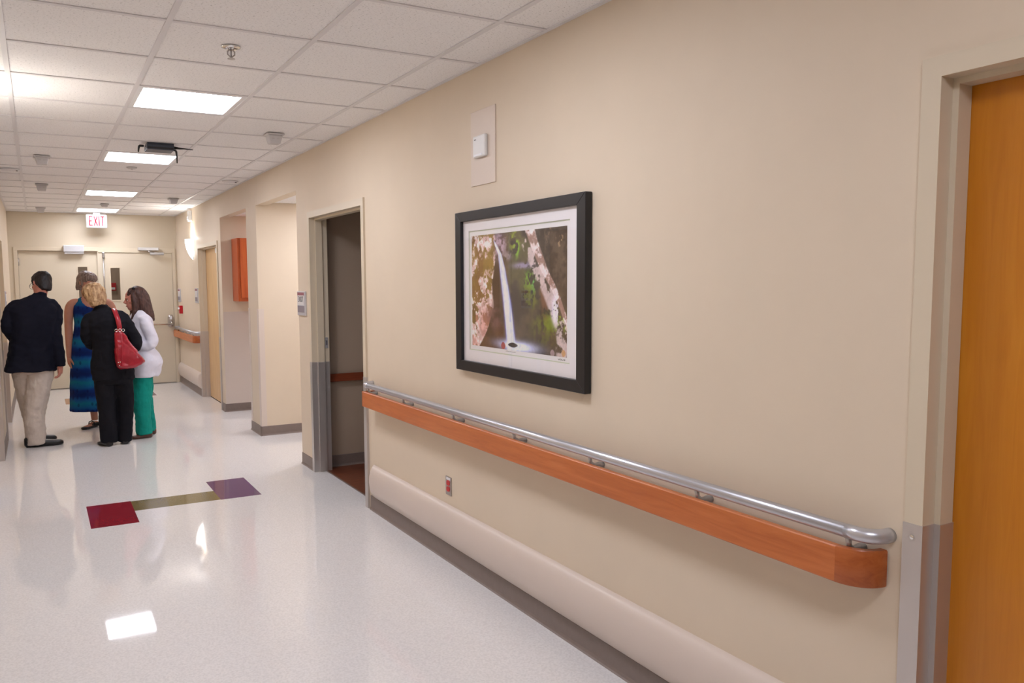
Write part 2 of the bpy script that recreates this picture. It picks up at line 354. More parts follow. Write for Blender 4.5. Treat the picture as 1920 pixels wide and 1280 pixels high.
# baseboards
BH = .100
def base_y(name, x, s, y0, y1, parent=None):         # runs along y on a wall at x, s = direction into the room
    pts = [(x,0),(x+s*.016,0),(x+s*.010,.006),(x+s*.005,.018),(x+s*.004,BH-.004),(x+s*.002,BH),(x,BH)]
    return struct(name, prism(B(), pts, 1, y0, y1), 'base_rubber', 'taupe rubber baseboard strip', 'baseboard')
def base_x(name, y, s, x0, x1):
    pts = [(y,0),(y+s*.016,0),(y+s*.010,.006),(y+s*.005,.018),(y+s*.004,BH-.004),(y+s*.002,BH),(y,BH)]
    return struct(name, prism(B(), pts, 0, x0, x1), 'base_rubber', 'taupe rubber baseboard strip', 'baseboard')
bl = [base_y('baseboard_right', W, -1, 1.27, 5.21), base_y('baseboard_right', W, -1, 6.545, 6.875), base_y('baseboard_right', W, -1, COLN-.016, COLF+.016),
      base_y('baseboard_right', W, -1, A1[1], 10.30), base_y('baseboard_right', W, -1, 11.745, D), base_y('baseboard_right', W, -1, YB, .11),
      base_x('baseboard_column', COLN, -1, W-.016, 2.25), base_x('baseboard_alcove', A1[1], -1, W-.0, ALX), base_x('baseboard_room', 6.60, -1, WX, 4.2),
      base_y('baseboard_left', L, 1, LD2[1]+.05, LD3[0]-.05), base_y('baseboard_left', L, 1, LD3[1]+.05, D), base_y('baseboard_left', L, 1, YB, LD1[0]-.05), base_y('baseboard_left', L, 1, LD1[1]+.05, LD2[0]-.05)]
for o, t in zip(bl, ('under the long handrail','beside the dark doorway below the room sign','on the corridor face of the stub wall','between the alcove and the far wooden door','under the far handrail','behind the camera','on the side of the stub wall','in the cabinet alcove','in the unlit side room','on the left wall behind the man','at the far end of the left wall','along the near left wall','on the left wall by the opposite room sign')):
    o['label'] = 'taupe rubber baseboard '+t
# ------------------------------------------------------------------ doors
def frame_profile(x, s, yi, d, e=0.0):
    """plan outline (x,y) of a steel door jamb: wall face at x, s=+1 into the wall; yi opening edge, d=+1 jamb body towards +y"""
    q = [(-.014-e, .050+e),(-.014-e, -e),(.036-e,-e),(.036-e,-.016-e),(.090+e,-.016-e),(.090+e,-e),(.138,-e),(.138,.050),(WT,.050),(WT,.024),(0,.024),(0,.050+e)]
    return [(x+s*a, yi+d*b) for a, b in q]
def frame_kick(x, s, yi, d, e=.0022):
    q = [(-.014-e, .050+e),(-.014-e, -e),(.036-e,-e),(.036-e,-.016-e),(.090+e,-.016-e),(.090+e,-e),(.139,-e),(.139,0.001),(.089,.001),(.089,-.015),(.037,-.015),(.037,.001),(-.0139,.001),(-.0139,.050),(0,.050),(0,.050+e)]
    return [(x+s*a, yi+d*b) for a, b in q]
def head_profile(x, s, zi):
    q = [(-.0143,.0503),(-.0143,0),(.0366,0),(.0366,-.016),(.0894,-.016),(.0894,0),(.138,0),(.138,.050),(WT,.050),(WT,.024),(0,.024),(0,.050)]
    return [(x+s*a, zi+b) for a, b in q]
def door_frame(root, x, s, y0, y1, zi, kick, material='trim_paint'):
    for yi, d in ((y0,-1),(y1,1)):
        j = obj('jamb', prism(B(), frame_profile(x,s,yi,d), 2, 0, zi), material, root)
        if kick: 
            k = obj('kick_plate', prism(B(), frame_kick(x,s,yi,d), 2, .002, kick), 'kick_steel', j); k['label'] = 'brushed steel kick plate wrapped around the jamb'
    # head spans jamb to jamb over the corner
    bm = B(); pr = head_profile(x, s, zi)
    prism(bm, pr, 1, y0-.050, y1+.050); obj('frame_head', bm, material, root)
dn = thing('door_1', (W+.06,.70,0), 'honey maple wood door in a beige steel frame at the right edge', 'door', kind='structure')
door_frame(dn, W, 1, .155, 1.225, 2.088, .950)
o = obj('door_leaf', box(B(), W+.092, W+.137, .158, 1.222, .008, 2.085), 'maple_door', dn, bevel=.002)
bm = B(); lathe(bm, [(0,0),(.006,.0),(.006,.002),(0,.003)], (0,0,0), 10); bmesh.ops.rotate(bm, verts=bm.verts, matrix=Matrix.Rotation(-math.pi/2,3,'Y')); bmesh.ops.translate(bm, verts=bm.verts, vec=(W-.0165,1.250,.915)); obj('screw', bm, 'chrome', dn)
dd = thing('door_2', (W+.06,5.88,0), 'open doorway to the unlit room with beige steel frame and steel kick plates', 'door', kind='structure')
door_frame(dd, W, 1, 5.283, 6.480, 2.122, .932)
bm = B(); box(bm, W+.100, W+.126, 6.476, 6.4805, 1.045, 1.135); o = obj('strike_plate', bm, 'closer_metal', dd); obj('strike_hole', box(B(), W+.106, W+.120, 6.4755, 6.4765, 1.07, 1.11), 'slot_dark', o)
obj('threshold_strip', box(B(), W+.083, W+.097, 5.29, 6.47, -.002, .0015), 'base_rubber', dd)
df = thing('door_3', (W+.06,11.0,0), 'pale maple wood door beside the far alcove', 'door', kind='structure')
door_frame(df, W, 1, 10.372, 11.675, 2.075, .925)
obj('door_leaf', box(B(), W+.092, W+.137, 10.375, 11.672, .008, 2.072), 'maple_far', df, bevel=.002)
o = obj('door_closer', box(B(), W+.045, W+.092, 10.43, 10.75, 1.985, 2.05), 'closer_metal', df, bevel=.006)
bm = B(); tube(bm, [(W+.092,10.50,1.0),(W+.04,10.50,1.0)], .012, 10); tube(bm, [(W+.04,10.49,1.0),(W+.04,10.62,1.0)], .010, 10); obj('lever_handle', bm, 'steel', df, smooth=True)
for i, (d, lab) in enumerate(((LD1,'closed wood door on the left wall opposite the dark doorway'),(LD2,'closed wood door on the near left wall, only its frame edge showing'),(LD3,'closed wood door on the left wall behind the man'))):
    r_ = thing('door_%d'%(5+i), (L-.06,(d[0]+d[1])/2,0), lab, 'door', kind='structure')
    door_frame(r_, L, -1, d[0]+.025, d[1]-.025, 2.09, .932)
    obj('door_leaf', box(B(), L-.137, L-.092, d[0]+.028, d[1]-.028, .008, 2.087), 'maple_far', r_, bevel=.002)
# double doors at the end
de = thing('door_4', (.32,D,0), 'pair of cream double doors with slot windows under the EXIT sign', 'door', kind='structure')
FX0, FX1, FZ = EX0+.02, EX1-.012, 2.100
for x0, x1 in ((FX0-.055,FX0),(FX1,FX1+.05)): obj('jamb', box(B(), x0, x1, D-.014, D+.145, 0, FZ), 'trim_paint', de, bevel=.003)
obj('frame_head', box(B(), FX0-.055, FX1+.05, D-.014, D+.145, FZ, FZ+.055), 'trim_paint', de, bevel=.003)
MX = .322
def leaf(x0, x1, y0, y1, wx0, wx1, wz0, wz1, ztop):
    bm = B(); z0 = .012
    for a in ((x0,wx0,z0,ztop),(wx1,x1,z0,ztop),(wx0,wx1,z0,wz0),(wx0,wx1,wz1,ztop)): box(bm, a[0], a[1], y0, y1, a[2], a[3])
    bmesh.ops.remove_doubles(bm, verts=bm.verts, dist=1e-5)
    lf = obj('door_leaf', bm, 'door_paint', de)
    bm = B(); f = .018
    for a in ((wx0-f,wx0,wz0-f,wz1+f),(wx1,wx1+f,wz0-f,wz1+f),(wx0,wx1,wz0-f,wz0),(wx0,wx1,wz1,wz1+f)): box(bm, a[0], a[1], y0-.008, y0, a[2], a[3])
    obj('window_bead', bm, 'trim_paint', lf)
    obj('window_pane', box(B(), wx0, wx1, y0+.018, y0+.024, wz0, wz1), 'glazing', lf)
    obj('armor_plate', box(B(), x0+.01, x1-.01, y0-.0015, y0, .02, .93), 'door_paint', lf)
    return lf
l1 = leaf(FX0+.003, MX-.002, D+.045, D+.09, .036, .167, 1.362, 1.862, FZ-.004)
l2 = leaf(MX+.002, FX1-.003, D-.006, D+.039, .487, .616, 1.350, 1.846, FZ-.018)
obj('astragal', box(B(), MX-.012, MX+.004, D-.012, D+.045, .015, FZ-.004), 'door_paint', de)
obj('frame_stop', box(B(), MX, FX1, D-.020, D-.004, FZ-.016, FZ+.002), 'trim_paint', de)
c = obj('door_closer', box(B(), -.152, .131, D-.075, D+.045, 2.085, 2.182), 'closer_metal', l1, bevel=.006); obj('closer_cover', box(B(), -.14, .125, D-.06, D+.045, 2.055, 2.086), 'white_plastic', c) if False else None
obj('closer_rail', box(B(), -.140, .125, D-.055, D+.045, 2.055, 2.085), 'closer_metal', l1, bevel=.004)
obj('door_closer', box(B(), .891, 1.19, D-.075, D-.006, 2.118, 2.166), 'closer_metal', l2, bevel=.006)
bm = B(); tube(bm, [(1.06,D-.085,2.068),(1.262,D-.085,2.068)], .022, 12); obj('closer_arm', bm, 'closer_metal', l2, smooth=False)
bm = B(); tube(bm, [(1.03,D-.05,2.13),(1.05,D-.085,2.095),(1.12,D-.085,2.08)], .014, 8); obj('closer_link', bm, 'steel', l2, smooth=True)
bm = B(); tube(bm, [(.392,D-.026,1.02),(.392,D-.026,2.00)], .0095, 10); obj('vertical_rod', bm, 'steel', l2, smooth=True)
o = obj('rod_latch', box(B(), .376, .411, D-.045, D-.006, 2.0, 2.085), 'steel', l2, bevel=.005)
bm = B(); rings_loft(bm, [(1.335,D-.03,.91,.038,.022),(1.335,D-.034,.95,.046,.026),(1.335,D-.034,1.06,.044,.026),(1.335,D-.030,1.10,.026,.018)], 20); obj('panic_device', bm, 'steel', l2, smooth=True)
bm = B(); box(bm, 1.318, 1.350, D-.066, D-.058, 1.03, 1.075); obj('device_label', bm, 'white_label', l2)
bm = B(); tube(bm, [(1.34,D-.055,1.00),(1.34,D-.085,.965),(1.335,D-.105,.955)], .014, 10); obj('bar_arm', bm, 'chrome', l2, smooth=True)
bm = B(); tube(bm, [(.42,D-.105,.955),(1.35,D-.105,.955)], .0145, 12); obj('push_bar', bm, 'chrome', l2, smooth=True)
bm = B(); box(bm, .385, .45, D-.11, D-.006, .90, 1.06); obj('center_device', bm, 'steel', l2, bevel=.01)
for z in (.25,1.05,1.93):
    bm = B(); tube(bm, [(FX0+.004,D+.03,z-.055),(FX0+.004,D+.03,z+.055)], .011, 10); obj('hinge', bm, 'steel', de, smooth=True)
vl = thing('vestibule_fill', (.3,D+1.0,H), 'added unseen light panel brightening the space beyond the double doors', 'light'); obj('frame', box(B(), 0,.6,D+.7,D+1.3,H-.012,H), 'panel_frame', vl); obj('diffuser', box(B(), .03,.57,D+.73,D+1.27,H-.016,H-.0115), 'vestibule_fill_glow', vl)  # unseen panel added to brighten the view through the slot windows
pb = thing('red_wall_box', (.66,D+2.1,1.1), 'small red box on the wall seen through the right slot window', 'alarm')  # small red box on the wall beyond, read as a fire alarm pull
obj('body', box(B(), .60, .72, D+2.03, D+2.1, 1.48, 1.62), 'pull_red', pb, bevel=.006); obj('face_plate', box(B(), .62, .70, D+2.024, D+2.03, 1.50, 1.54), 'white_label', pb)
# ------------------------------------------------------------------ ceiling light panels
first = None; LL = {3:'square glowing ceiling light panel nearest the camera, beyond the sprinkler head',7:'square glowing ceiling light panel behind the dark wireless box',12:'third glowing ceiling light panel from the camera',16:'farthest glowing ceiling light panel, just before the EXIT sign',-1:'ceiling light panel just overhead, out of view',-5:'ceiling light panel behind the camera, out of view'}
for x0, y0 in lights_at:
    lab = LL[rown(y0)]
    if first is None:
        first = thing('ceiling_light', (x0+T/2,y0+T/2,H), lab, 'light', 'ceiling light panels')
        bm = B(); f = .028
        for a in ((x0+.012,x0+f+.012,y0+.012,y0+T-.012),(x0+T-f-.012,x0+T-.012,y0+.012,y0+T-.012),(x0+f+.012,x0+T-f-.012,y0+.012,y0+f+.012),(x0+f+.012,x0+T-f-.012,y0+T-f-.012,y0+T-.012)): box(bm, a[0],a[1],a[2],a[3],H,H+.025)
        obj('frame', bm, 'panel_frame', first)
        obj('diffuser', box(B(), x0+.038, x0+T-.038, y0+.038, y0+T-.038, H+.006, H+.014), 'panel_glow', first)
        fpos = (x0, y0)
    else:
        c = copy_tree(first, (x0-fpos[0], y0-fpos[1], 0)); c['label'] = lab
# lights of the alcoves
for k, (x, y, lab) in enumerate(((2.35,7.6,'light panel in the ceiling of the first alcove'),(2.6,9.5,'light panel in the ceiling of the cabinet alcove'))):
    r_ = thing('alcove_light', (x,y,2.418), lab, 'light', 'alcove light panels')
    obj('frame', box(B(), x-.28, x+.28, y-.28, y+.28, 2.408, 2.418), 'panel_frame', r_); obj('diffuser', box(B(), x-.25, x+.25, y-.25, y+.25, 2.404, 2.4085), 'panel_glow', r_)
# ------------------------------------------------------------------ wall sconces
def sconce(x, s, y, label):
    r_ = thing('wall_sconce', (x,y,1.94), label, 'lamp', 'wall sconces')
    prof = [(.004,0),(.035,.035),(.062,.085),(.084,.145),(.098,.21),(.104,.285)]
    def half(sc, n=20):
        bm = B(); a0 = math.pi/2 if s < 0 else -math.pi/2; R = []
        for r, z in prof: R.append([bm.verts.new((x+s*(.006)+ (r*sc)*math.cos(a0+math.pi*j/n)*1.0, y+(r*sc)*math.sin(a0+math.pi*j/n)*1.08, 1.94+z)) for j in range(n+1)])
        for i in range(len(R)-1):
            for j in range(n): bm.faces.new((R[i][j],R[i][j+1],R[i+1][j+1],R[i+1][j]))
        return bm
    bm = half(1.); o = obj('shade', bm, 'sconce_glass', r_, smooth=True)
    md = o.modifiers.new('thick','SOLIDIFY'); md.thickness = .004; md.offset = -1
    bm = B(); prism(bm, [(y-.115,2.225),(y+.115,2.225),(y+.095,2.10),(y+.04,1.97),(y,1.935),(y-.04,1.97),(y-.095,2.10)], 0, min(x,x+s*.006), max(x,x+s*.006)); obj('back_plate', bm, 'slot_dark' if False else 'grey_plastic', r_)
    bm = B(); tube(bm, [(x+s*.045,y,2.02),(x+s*.045,y,2.16)], .013, 10); obj('bulb', bm, 'sconce_glass', r_, smooth=True)
    ld = bpy.data.lights.new('sconce_lamp','POINT'); ld.energy = SCONCE_W; ld.color = (1,.97,.92); ld.shadow_soft_size = .03
    lo = bpy.data.objects.new('sconce_lamp', ld); COL.objects.link(lo); lo.parent = r_; lo.location = (s*.05,0,.275)
    return r_
sconce(W, -1, 12.10, 'glowing white shield shaped wall sconce beside the far wooden door')
sconce(L, 1, 5.08, 'white wall sconce on the near left wall, out of view')
# ------------------------------------------------------------------ handrails
def rail(ya, yb, label, far=False):
    """ya near end, yb far end"""
    r_ = thing('handrail', (W,(ya+yb)/2,.75), label, 'handrail', 'corridor handrails')
    xr, zr, R = W-.066, .897, .019
    def arc(yc, sgn):
        return [(xr+.052*(1-math.cos(a)), yc-sgn*.052*math.sin(a), zr) for a in [i*math.pi/2/6 for i in range(1,7)]]+[(W, yc-sgn*.052, zr)]
    n0, n1 = ya+.075, yb-.065
    bm = B(); tube(bm, [(xr,n0,zr),(xr,n1,zr)], R, 20); obj('rail_tube', bm, 'satin_rail', r_, smooth=True)
    for yc, sg in ((n0,1),(n1,-1)):
        bm = B(); tube(bm, [(xr,yc+sg*.03,zr),(xr,yc,zr)]+arc(yc,sg), R+.0015, 20); obj('return_end', bm, 'satin_rail', r_, smooth=True)
    # bumper board, curved end caps
    xf, th, z0, z1 = W-.094, .020, .752, .856
    b0, b1 = ya+.12, yb-(.055 if not far else .0)
    prof = [(xf+.003,z0),(xf,z0+.004),(xf,z1-.004),(xf+.003,z1),(xf+th,z1),(xf+th,z0)]
    o = obj('bumper_board', prism(B(), prof, 1, b0, b1-.0), 'cherry', r_)
    for yc, sg in ((b0,1),):
        bm = B(); R_ = []
        q = .088
        for i in range(11):
            a = i*math.pi/2/10; row = []
            for px, pz in prof:
                rr = q-(px-xf); row.append(bm.verts.new((xf+q-rr*math.cos(a), yc-sg*rr*math.sin(a)*1.1, pz)))
            R_.append(row)
        m_ = len(prof)
        for i in range(10):
            for j in range(m_): bm.faces.new((R_[i][j],R_[i][(j+1)%m_],R_[i+1][(j+1)%m_],R_[i+1][j]))
        bm.faces.new(R_[0]); bm.faces.new(R_[-1][::-1])
        autosmooth(obj('end_cap', bm, 'cherry_shaded', r_))
    obj('end_cap', box(B(), xf, W, b1, b1+.012, z0, z1), 'cherry_shaded', r_, bevel=.003)
    ks = [1.40,1.98,2.58,3.17,3.80,4.47,5.06] if not far else [12.0,12.6,13.2]
    for y in ks:
        bm = B(); tube(bm, [(xr,y,zr-R+.002),(xr+.004,y,zr-.040),(xr+.022,y,zr-.052),(xr+.045,y,zr-.050),(W,y,zr-.055)], [.0085,.0075,.0075,.009,.013], 10)
        lathe(bm, [(.022,0),(.022,.004),(0,.006)], (0,0,0), 14) if False else None
        obj('bracket', bm, 'bracket_metal', r_, smooth=True)
    for y in (ks[0]-.02, ks[-1]+.02):
        obj('bumper_mount', box(B(), xf+th, W, y-.02, y+.02, z0+.02, z1-.02), 'bracket_metal', r_)
    return r_
rail(1.300, 5.150, 'long silver handrail over a cherry wood bumper board below the picture')
rail(11.76, D-.012, 'short far handrail with wood bumper board by the double doors', True)
# curved wall guards
def guard(y0, y1, label):
    prof = [(W,.330),(W-.010,.328),(W-.026,.316),(W-.040,.291),(W-.049,.255),(W-.051,.215),(W-.045,.165),(W-.030,.125),(W-.010,.104),(W,.103)]
    r_ = thing('wall_guard', (W,(y0+y1)/2,.1), label, 'wall guard', 'curved vinyl wall guards')
    autosmooth(obj('cover', prism(B(), prof, 1, y0+.03, y1-.03), 'vinyl_guard', r_))
    for a, b in ((y0+.03,y0),(y1-.03,y1)):
        bm = B(); n = len(prof); rs = []
        for t in (0,.35,.65,.88,1.):
            k = math.sqrt(max(0,1-t*t)) if t < 1 else .12
            rs.append([bm.verts.new((W+(px-W)*k, a+(b-a)*t, pz)) for px, pz in prof])
        for i in range(4):
            for j in range(n): bm.faces.new((rs[i][j],rs[i][(j+1)%n],rs[i+1][(j+1)%n],rs[i+1][j]))
        bm.faces.new(rs[0]); bm.faces.new(rs[-1][::-1]); autosmooth(obj('end_cap', bm, 'vinyl_guard', r_))
guard(1.30, 5.145, 'long cream curved vinyl guard above the baseboard under the long handrail')
guard(11.78, D-.01, 'short cream curved vinyl guard on the wall by the double doors')
# corner guards on the stub wall
def cguard(yc, s, label):
    r_ = thing('corner_guard', (W,yc,BH), label, 'corner guard', 'vinyl corner guards'); z0, z1 = BH, 1.315; e = .004
    pts = [(W-e,yc+s*.062),(W-e,yc+s*.004-s*e),(W-e+.004,yc-s*e),(W+.054,yc-s*e),(W+.054,yc),(W,yc),(W,yc+s*.062)]
    obj('cover', prism(B(), pts, 2, z0, z1), 'vinyl_guard', r_); 
    obj('top_cap', prism(B(), [(W-e-.001,yc+s*.063),(W-e-.001,yc-s*e-s*.001),(W+.055,yc-s*e-s*.001),(W+.055,yc),(W,yc),(W,yc+s*.063)], 2, z1, z1+.012), 'vinyl_guard', r_)
cguard(COLN, 1, 'cream vinyl corner guard on the near corner of the stub wall')
cguard(COLF, -1, 'cream vinyl corner guard on the far corner of the stub wall')
# side room wood rail
sr = thing('room_handrail', (2.9,6.6,.74), 'dark wood wall rail in the unlit side room', 'handrail')
obj('board', box(B(), WX+.01, 4.1, 6.555, 6.575, .746, .815), 'dark_rail', sr, bevel=.004)
for x in (1.75,2.5,3.4): obj('mount', box(B(), x-.02, x+.02, 6.575, 6.60, .76, .80), 'bracket_metal', sr)
# ------------------------------------------------------------------ framed waterfall photograph
pf = thing('framed_picture', (W,3.25,1.12), 'black framed waterfall photograph with white mat above the handrail', 'picture')
Y0, Y1, Z0, Z1 = 2.660, 3.815, 1.124, 1.952; fwid = .062; XF = W-.036
for k, pts in enumerate((((Y0,Z0),(Y1,Z0),(Y1-fwid,Z0+fwid*.86),(Y0+fwid,Z0+fwid*.86)),((Y1,Z0),(Y1,Z1),(Y1-fwid,Z1-fwid*.8),(Y1-fwid,Z0+fwid*.86)),((Y1,Z1),(Y0,Z1),(Y0+fwid,Z1-fwid*.8),(Y1-fwid,Z1-fwid*.8)),((Y0,Z1),(Y0,Z0),(Y0+fwid,Z0+fwid*.86),(Y0+fwid,Z1-fwid*.8)))):
    obj('frame_rail', prism(B(), list(pts), 0, XF, W-.002), 'frame_black', pf, bevel=.0025)
obj('backing', box(B(), W-.010, W-.006, Y0+.01, Y1-.01, Z0+.01, Z1-.01), 'mat_board', pf)
PY0, PY1, PZ0, PZ1 = 2.818, 3.670, 1.262, 1.825
bm = B(); o_ = .026
for a in ((Y0+.05,PY0-o_,Z0+.04,Z1-.04),(PY1+o_,Y1-.05,Z0+.04,Z1-.04),(PY0-o_,PY1+o_,Z0+.04,PZ0-o_),(PY0-o_,PY1+o_,PZ1+o_,Z1-.04)): box(bm, W-.018, W-.0145, a[0],a[1],a[2],a[3])
obj('mat_board', bm, 'mat_board', pf)
bm = B(); e = .005
for a in ((PY0-o_-e,PY0-o_+e,PZ0-o_-e,PZ1+o_+e),(PY1+o_-e,PY1+o_+e,PZ0-o_-e,PZ1+o_+e),(PY0-o_,PY1+o_,PZ0-o_-e,PZ0-o_+e),(PY0-o_,PY1+o_,PZ1+o_-e,PZ1+o_+e)): box(bm, W-.0146, W-.0125, a[0],a[1],a[2],a[3])
obj('mat_bevel', bm, 'mat_edge', pf)
obj('paper_border', box(B(), W-.0128, W-.0102, PY0-o_-.003, PY1+o_+.003, PZ0-o_-.003, PZ1+o_+.003), 'paper_white', pf)
# the print: painted on a fine grid, u left->right, v bottom->top as seen
NU, NV = 380, 252
uu, vv = np.meshgrid(np.linspace(0,1,NU), np.linspace(0,1,NV))
rng = np.random.default_rng(3)
def vnoise(fx, fy, seed, octv=4, per=.55):
    out = np.zeros_like(uu); amp = 1; tot = 0; r_ = np.random.default_rng(seed)
    for k in range(octv):
        gx, gy = max(2,int(fx*2**k)), max(2,int(fy*2**k)); g = r_.random((gy+2,gx+2))
        x, y = uu*gx, vv*gy; i, j = x.astype(int), y.astype(int); a, b = x-i, y-j; a = a*a*(3-2*a); b = b*b*(3-2*b)
        out += amp*((g[j,i]*(1-a)+g[j,i+1]*a)*(1-b)+(g[j+1,i]*(1-a)+g[j+1,i+1]*a)*b); tot += amp; amp *= per
    return out/tot
def C(r, g, b): return np.array(lin(r,g,b))
def ss(e0, e1, x): t = np.clip((x-e0)/(e1-e0),0,1); return t*t*(3-2*t)
def lerp(a, b, t): return a*(1-t[...,None])+b*t[...,None]
n1, n2, n3, n4 = vnoise(6,6,1), vnoise(18,12,2,4,.7), vnoise(40,24,5,3), vnoise(10,4,9)
img = lerp(C(62,52,44), C(96,82,66), ss(.3,.7,n1))                                       # dark rock
img = lerp(img, C(88,84,48), ss(.4,.6,n1)*ss(.36,.5,uu)*(1-ss(.62,.8,uu))*ss(.25,.5,vv)*.8)       # olive rock, middle
img = lerp(img, lerp(C(70,60,52), C(92,80,70), ss(.4,.65,n2)), ss(.66,.72,uu+ .25*(vv-.75))*ss(.45,.6,vv))   # upper right
sp_ = ss(.64,.72,n3)*ss(.75,.95,uu)*ss(.72,.9,vv); img = lerp(img, C(160,138,110), sp_*.7)
# left lichen covered rock
le = .265+.02*np.sin(vv*9)-.26*np.clip(.36-vv,0,1)*1.9+.02*(n2-.5); lm = 1-ss(-.008,.008,uu-le)
rock = lerp(C(104,80,34), C(136,112,52), ss(.35,.65,n1)); rock = lerp(rock, C(120,86,46), ss(.5,.7,n4)*.7)
lich = ss(.47,.56,n2+.10*(.62-vv)+.05*(n1-.5)); rock = lerp(rock, lerp(C(196,170,166), C(226,206,206), ss(.4,.6,n3)), lich*(.35+.65*(1-ss(.6,.78,vv)))+ .8*ss(.58,.64,n2)*ss(.6,.8,vv))
rock = lerp(rock, C(176,120,112), ss(.52,.62,n4)*(1-ss(.25,.45,vv))*.6)
img = lerp(img, rock, lm)
img = lerp(img, C(58,36,22), (1-ss(-.01,.01,uu-.33))*ss(0,.012,uu-le)*(1-ss(.93,.98,vv)))          # crevice
dk = (1-ss(-.01,.015,vv-(.36-abs(uu-.24)*1.35)))*ss(.0,.012,uu-le)*(1-ss(.36,.39,uu)); img = lerp(img, lerp(C(64,38,18), C(84,52,26), ss(.4,.6,n1)), dk)
mv = np.exp(-(((uu-.27)/.075)**2+((vv-.27)/.10)**2)); img = lerp(img, C(112,82,86), np.clip(mv*1.4*ss(.35,.6,n1+.1),0,.8))
tp = np.exp(-(((uu-.335)/.06)**2+((vv-.90)/.10)**2)); img = lerp(img, lerp(C(96,76,84), C(172,152,168), ss(.45,.6,n2)), np.clip(tp*1.5,0,.95))
img = lerp(img, C(150,136,140), np.clip(np.exp(-(((uu-.42)/.04)**2+((vv-.80)/.03)**2))*ss(.4,.55,n2)*1.3,0,.8))
img = lerp(img, C(150,140,168), np.clip(np.exp(-(((uu-.58)/.09)**2+((vv-.715)/.022)**2))*1.1*ss(.3,.5,n2),0,.8))
# moss
for cu_, cv_, su_, sv_, col, a_ in ((.50,.92,.045,.09,(130,142,40),.9),(.52,.86,.02,.06,(130,180,40),.7),(.655,.585,.05,.06,(120,170,30),.95),(.69,.55,.02,.05,(110,200,120),.8),(.66,.47,.06,.09,(110,116,40),.7),(.88,.25,.10,.055,(138,158,34),.95),(.80,.2,.10,.09,(96,100,34),.6),(.95,.29,.04,.05,(130,150,30),.8)):
    img = lerp(img, C(*col), np.clip(np.exp(-(((uu-cu_)/su_)**2+((vv-cv_)/sv_)**2))*1.7*ss(.43,.57,n2*.55+n3*.45),0,a_))
img = lerp(img, C(136,96,70), np.clip(np.exp(-(((uu-.79+.1*(vv-.45))/.03)**2+((vv-.46)/.14)**2)),0,.6)*ss(.4,.55,n2))
# pale trunk
tcx = np.interp(vv, [.20,.30,.42,.55,.66,.78,.90,1.0], [1.03,.985,.935,.87,.80,.745,.69,.655]); tw = np.interp(vv,[.2,.4,.6,.8,1.],[.02,.022,.034,.044,.05])
tm = (1-ss(.75,1.05,np.abs(uu-tcx)/tw)); img = lerp(img, lerp(C(150,122,112), C(226,212,214), ss(.36,.56,n2)), tm)
mo = (1-ss(.8,1.3,np.abs(uu-tcx+.06)/.06))*ss(.45,.58,n2); img = lerp(img, C(206,190,190), mo*.75)
img = lerp(img, C(214,208,226), np.clip(np.exp(-(((uu-.90)/.03)**2+((vv-.36)/.09)**2))*ss(.40,.50,n2)*1.6,0,.95))
# waterfall
wx_ = np.interp(vv, [0,.06,.4,.7,.82,.90,.95], [.462,.458,.415,.362,.335,.29,.265]); ww = np.interp(vv,[0,.1,.4,.7,.82,.9,.95],[.052,.047,.042,.030,.020,.012,.006])
q = np.abs(uu-wx_)/ww; streak = vnoise(60,3,21,2)
wm = (1-ss(.75,1.15,q))*(1-ss(.90,.96,vv)); img = lerp(img, lerp(C(150,158,228), C(220,222,250), np.clip(.35+.9*(streak-.3)+.3*(1-q),0,1)), wm)
img = lerp(img, C(110,112,190), (1-ss(1.0,1.5,q))*ss(.8,1.0,q)*(1-ss(.6,.8,vv))*.3)
ms = np.exp(-(((uu-.52)/.17)**2+((vv-.035-.06*np.clip(.5-uu,0,1))/.04)**2)); img = lerp(img, C(206,212,248), np.clip(ms*1.5,0,.96))
for cu_, cv_, su_, sv_, col in ((.37,.03,.026,.035,(150,70,78)),(.475,.045,.055,.022,(54,46,44)),(.87,.02,.022,.03,(150,132,136)),(.97,.03,.02,.03,(176,140,104))):
    img = lerp(img, C(*col), 1-ss(.8,1.05,(np.abs(uu-cu_)/su_)**1.6+(np.abs(vv-cv_)/sv_)**1.6))
n5 = vnoise(90,60,33,2); img = np.clip((img**1.12)*1.62*(.72+.36*n3[...,None]+.20*n5[...,None]),0,.97)
me = bpy.data.meshes.new('print')
vs = np.zeros((NV,NU,3)); vs[...,0] = W-.0133; vs[...,1] = PY1-uu*(PY1-PY0); vs[...,2] = PZ0+vv*(PZ1-PZ0)
ii = (np.arange(NV-1)[:,None]*NU+np.arange(NU-1)[None]).ravel(); F = np.stack([ii,ii+NU,ii+NU+1,ii+1],1)
me.from_pydata(vs.reshape(-1,3).tolist(), [], F.tolist())
at_ = me.color_attributes.new('paint','FLOAT_COLOR','POINT'); at_.data.foreach_set('color', np.concatenate([img.reshape(-1,3), np.ones((NU*NV,1))],1).astype(np.float32).ravel())
o = place('print', me, 'print', pf); o['label'] = 'colour photograph of a thin waterfall between mossy rocks'
# pencil caption and signature
def squiggle(name, y0, y1, z, h, n, seed):
    r_ = random.Random(seed); bm = B()
    tube(bm, [(W-.0136, y0+(y1-y0)*i/n, z+h*(r_.random()-.5)*(1 if i%2 else -1)) for i in range(n+1)], .0007, 4); obj(name, bm, 'ink', pf)
squiggle('signature', 2.885, 2.83, PZ0-.011, .010, 14, 4); squiggle('caption', 3.33, 3.24, PZ0-.008, .003, 20, 9)
obj('glazing', box(B(), W-.0225, W-.0205, Y0+.05, Y1-.05, Z0+.04, Z1-.04), 'glazing', pf)
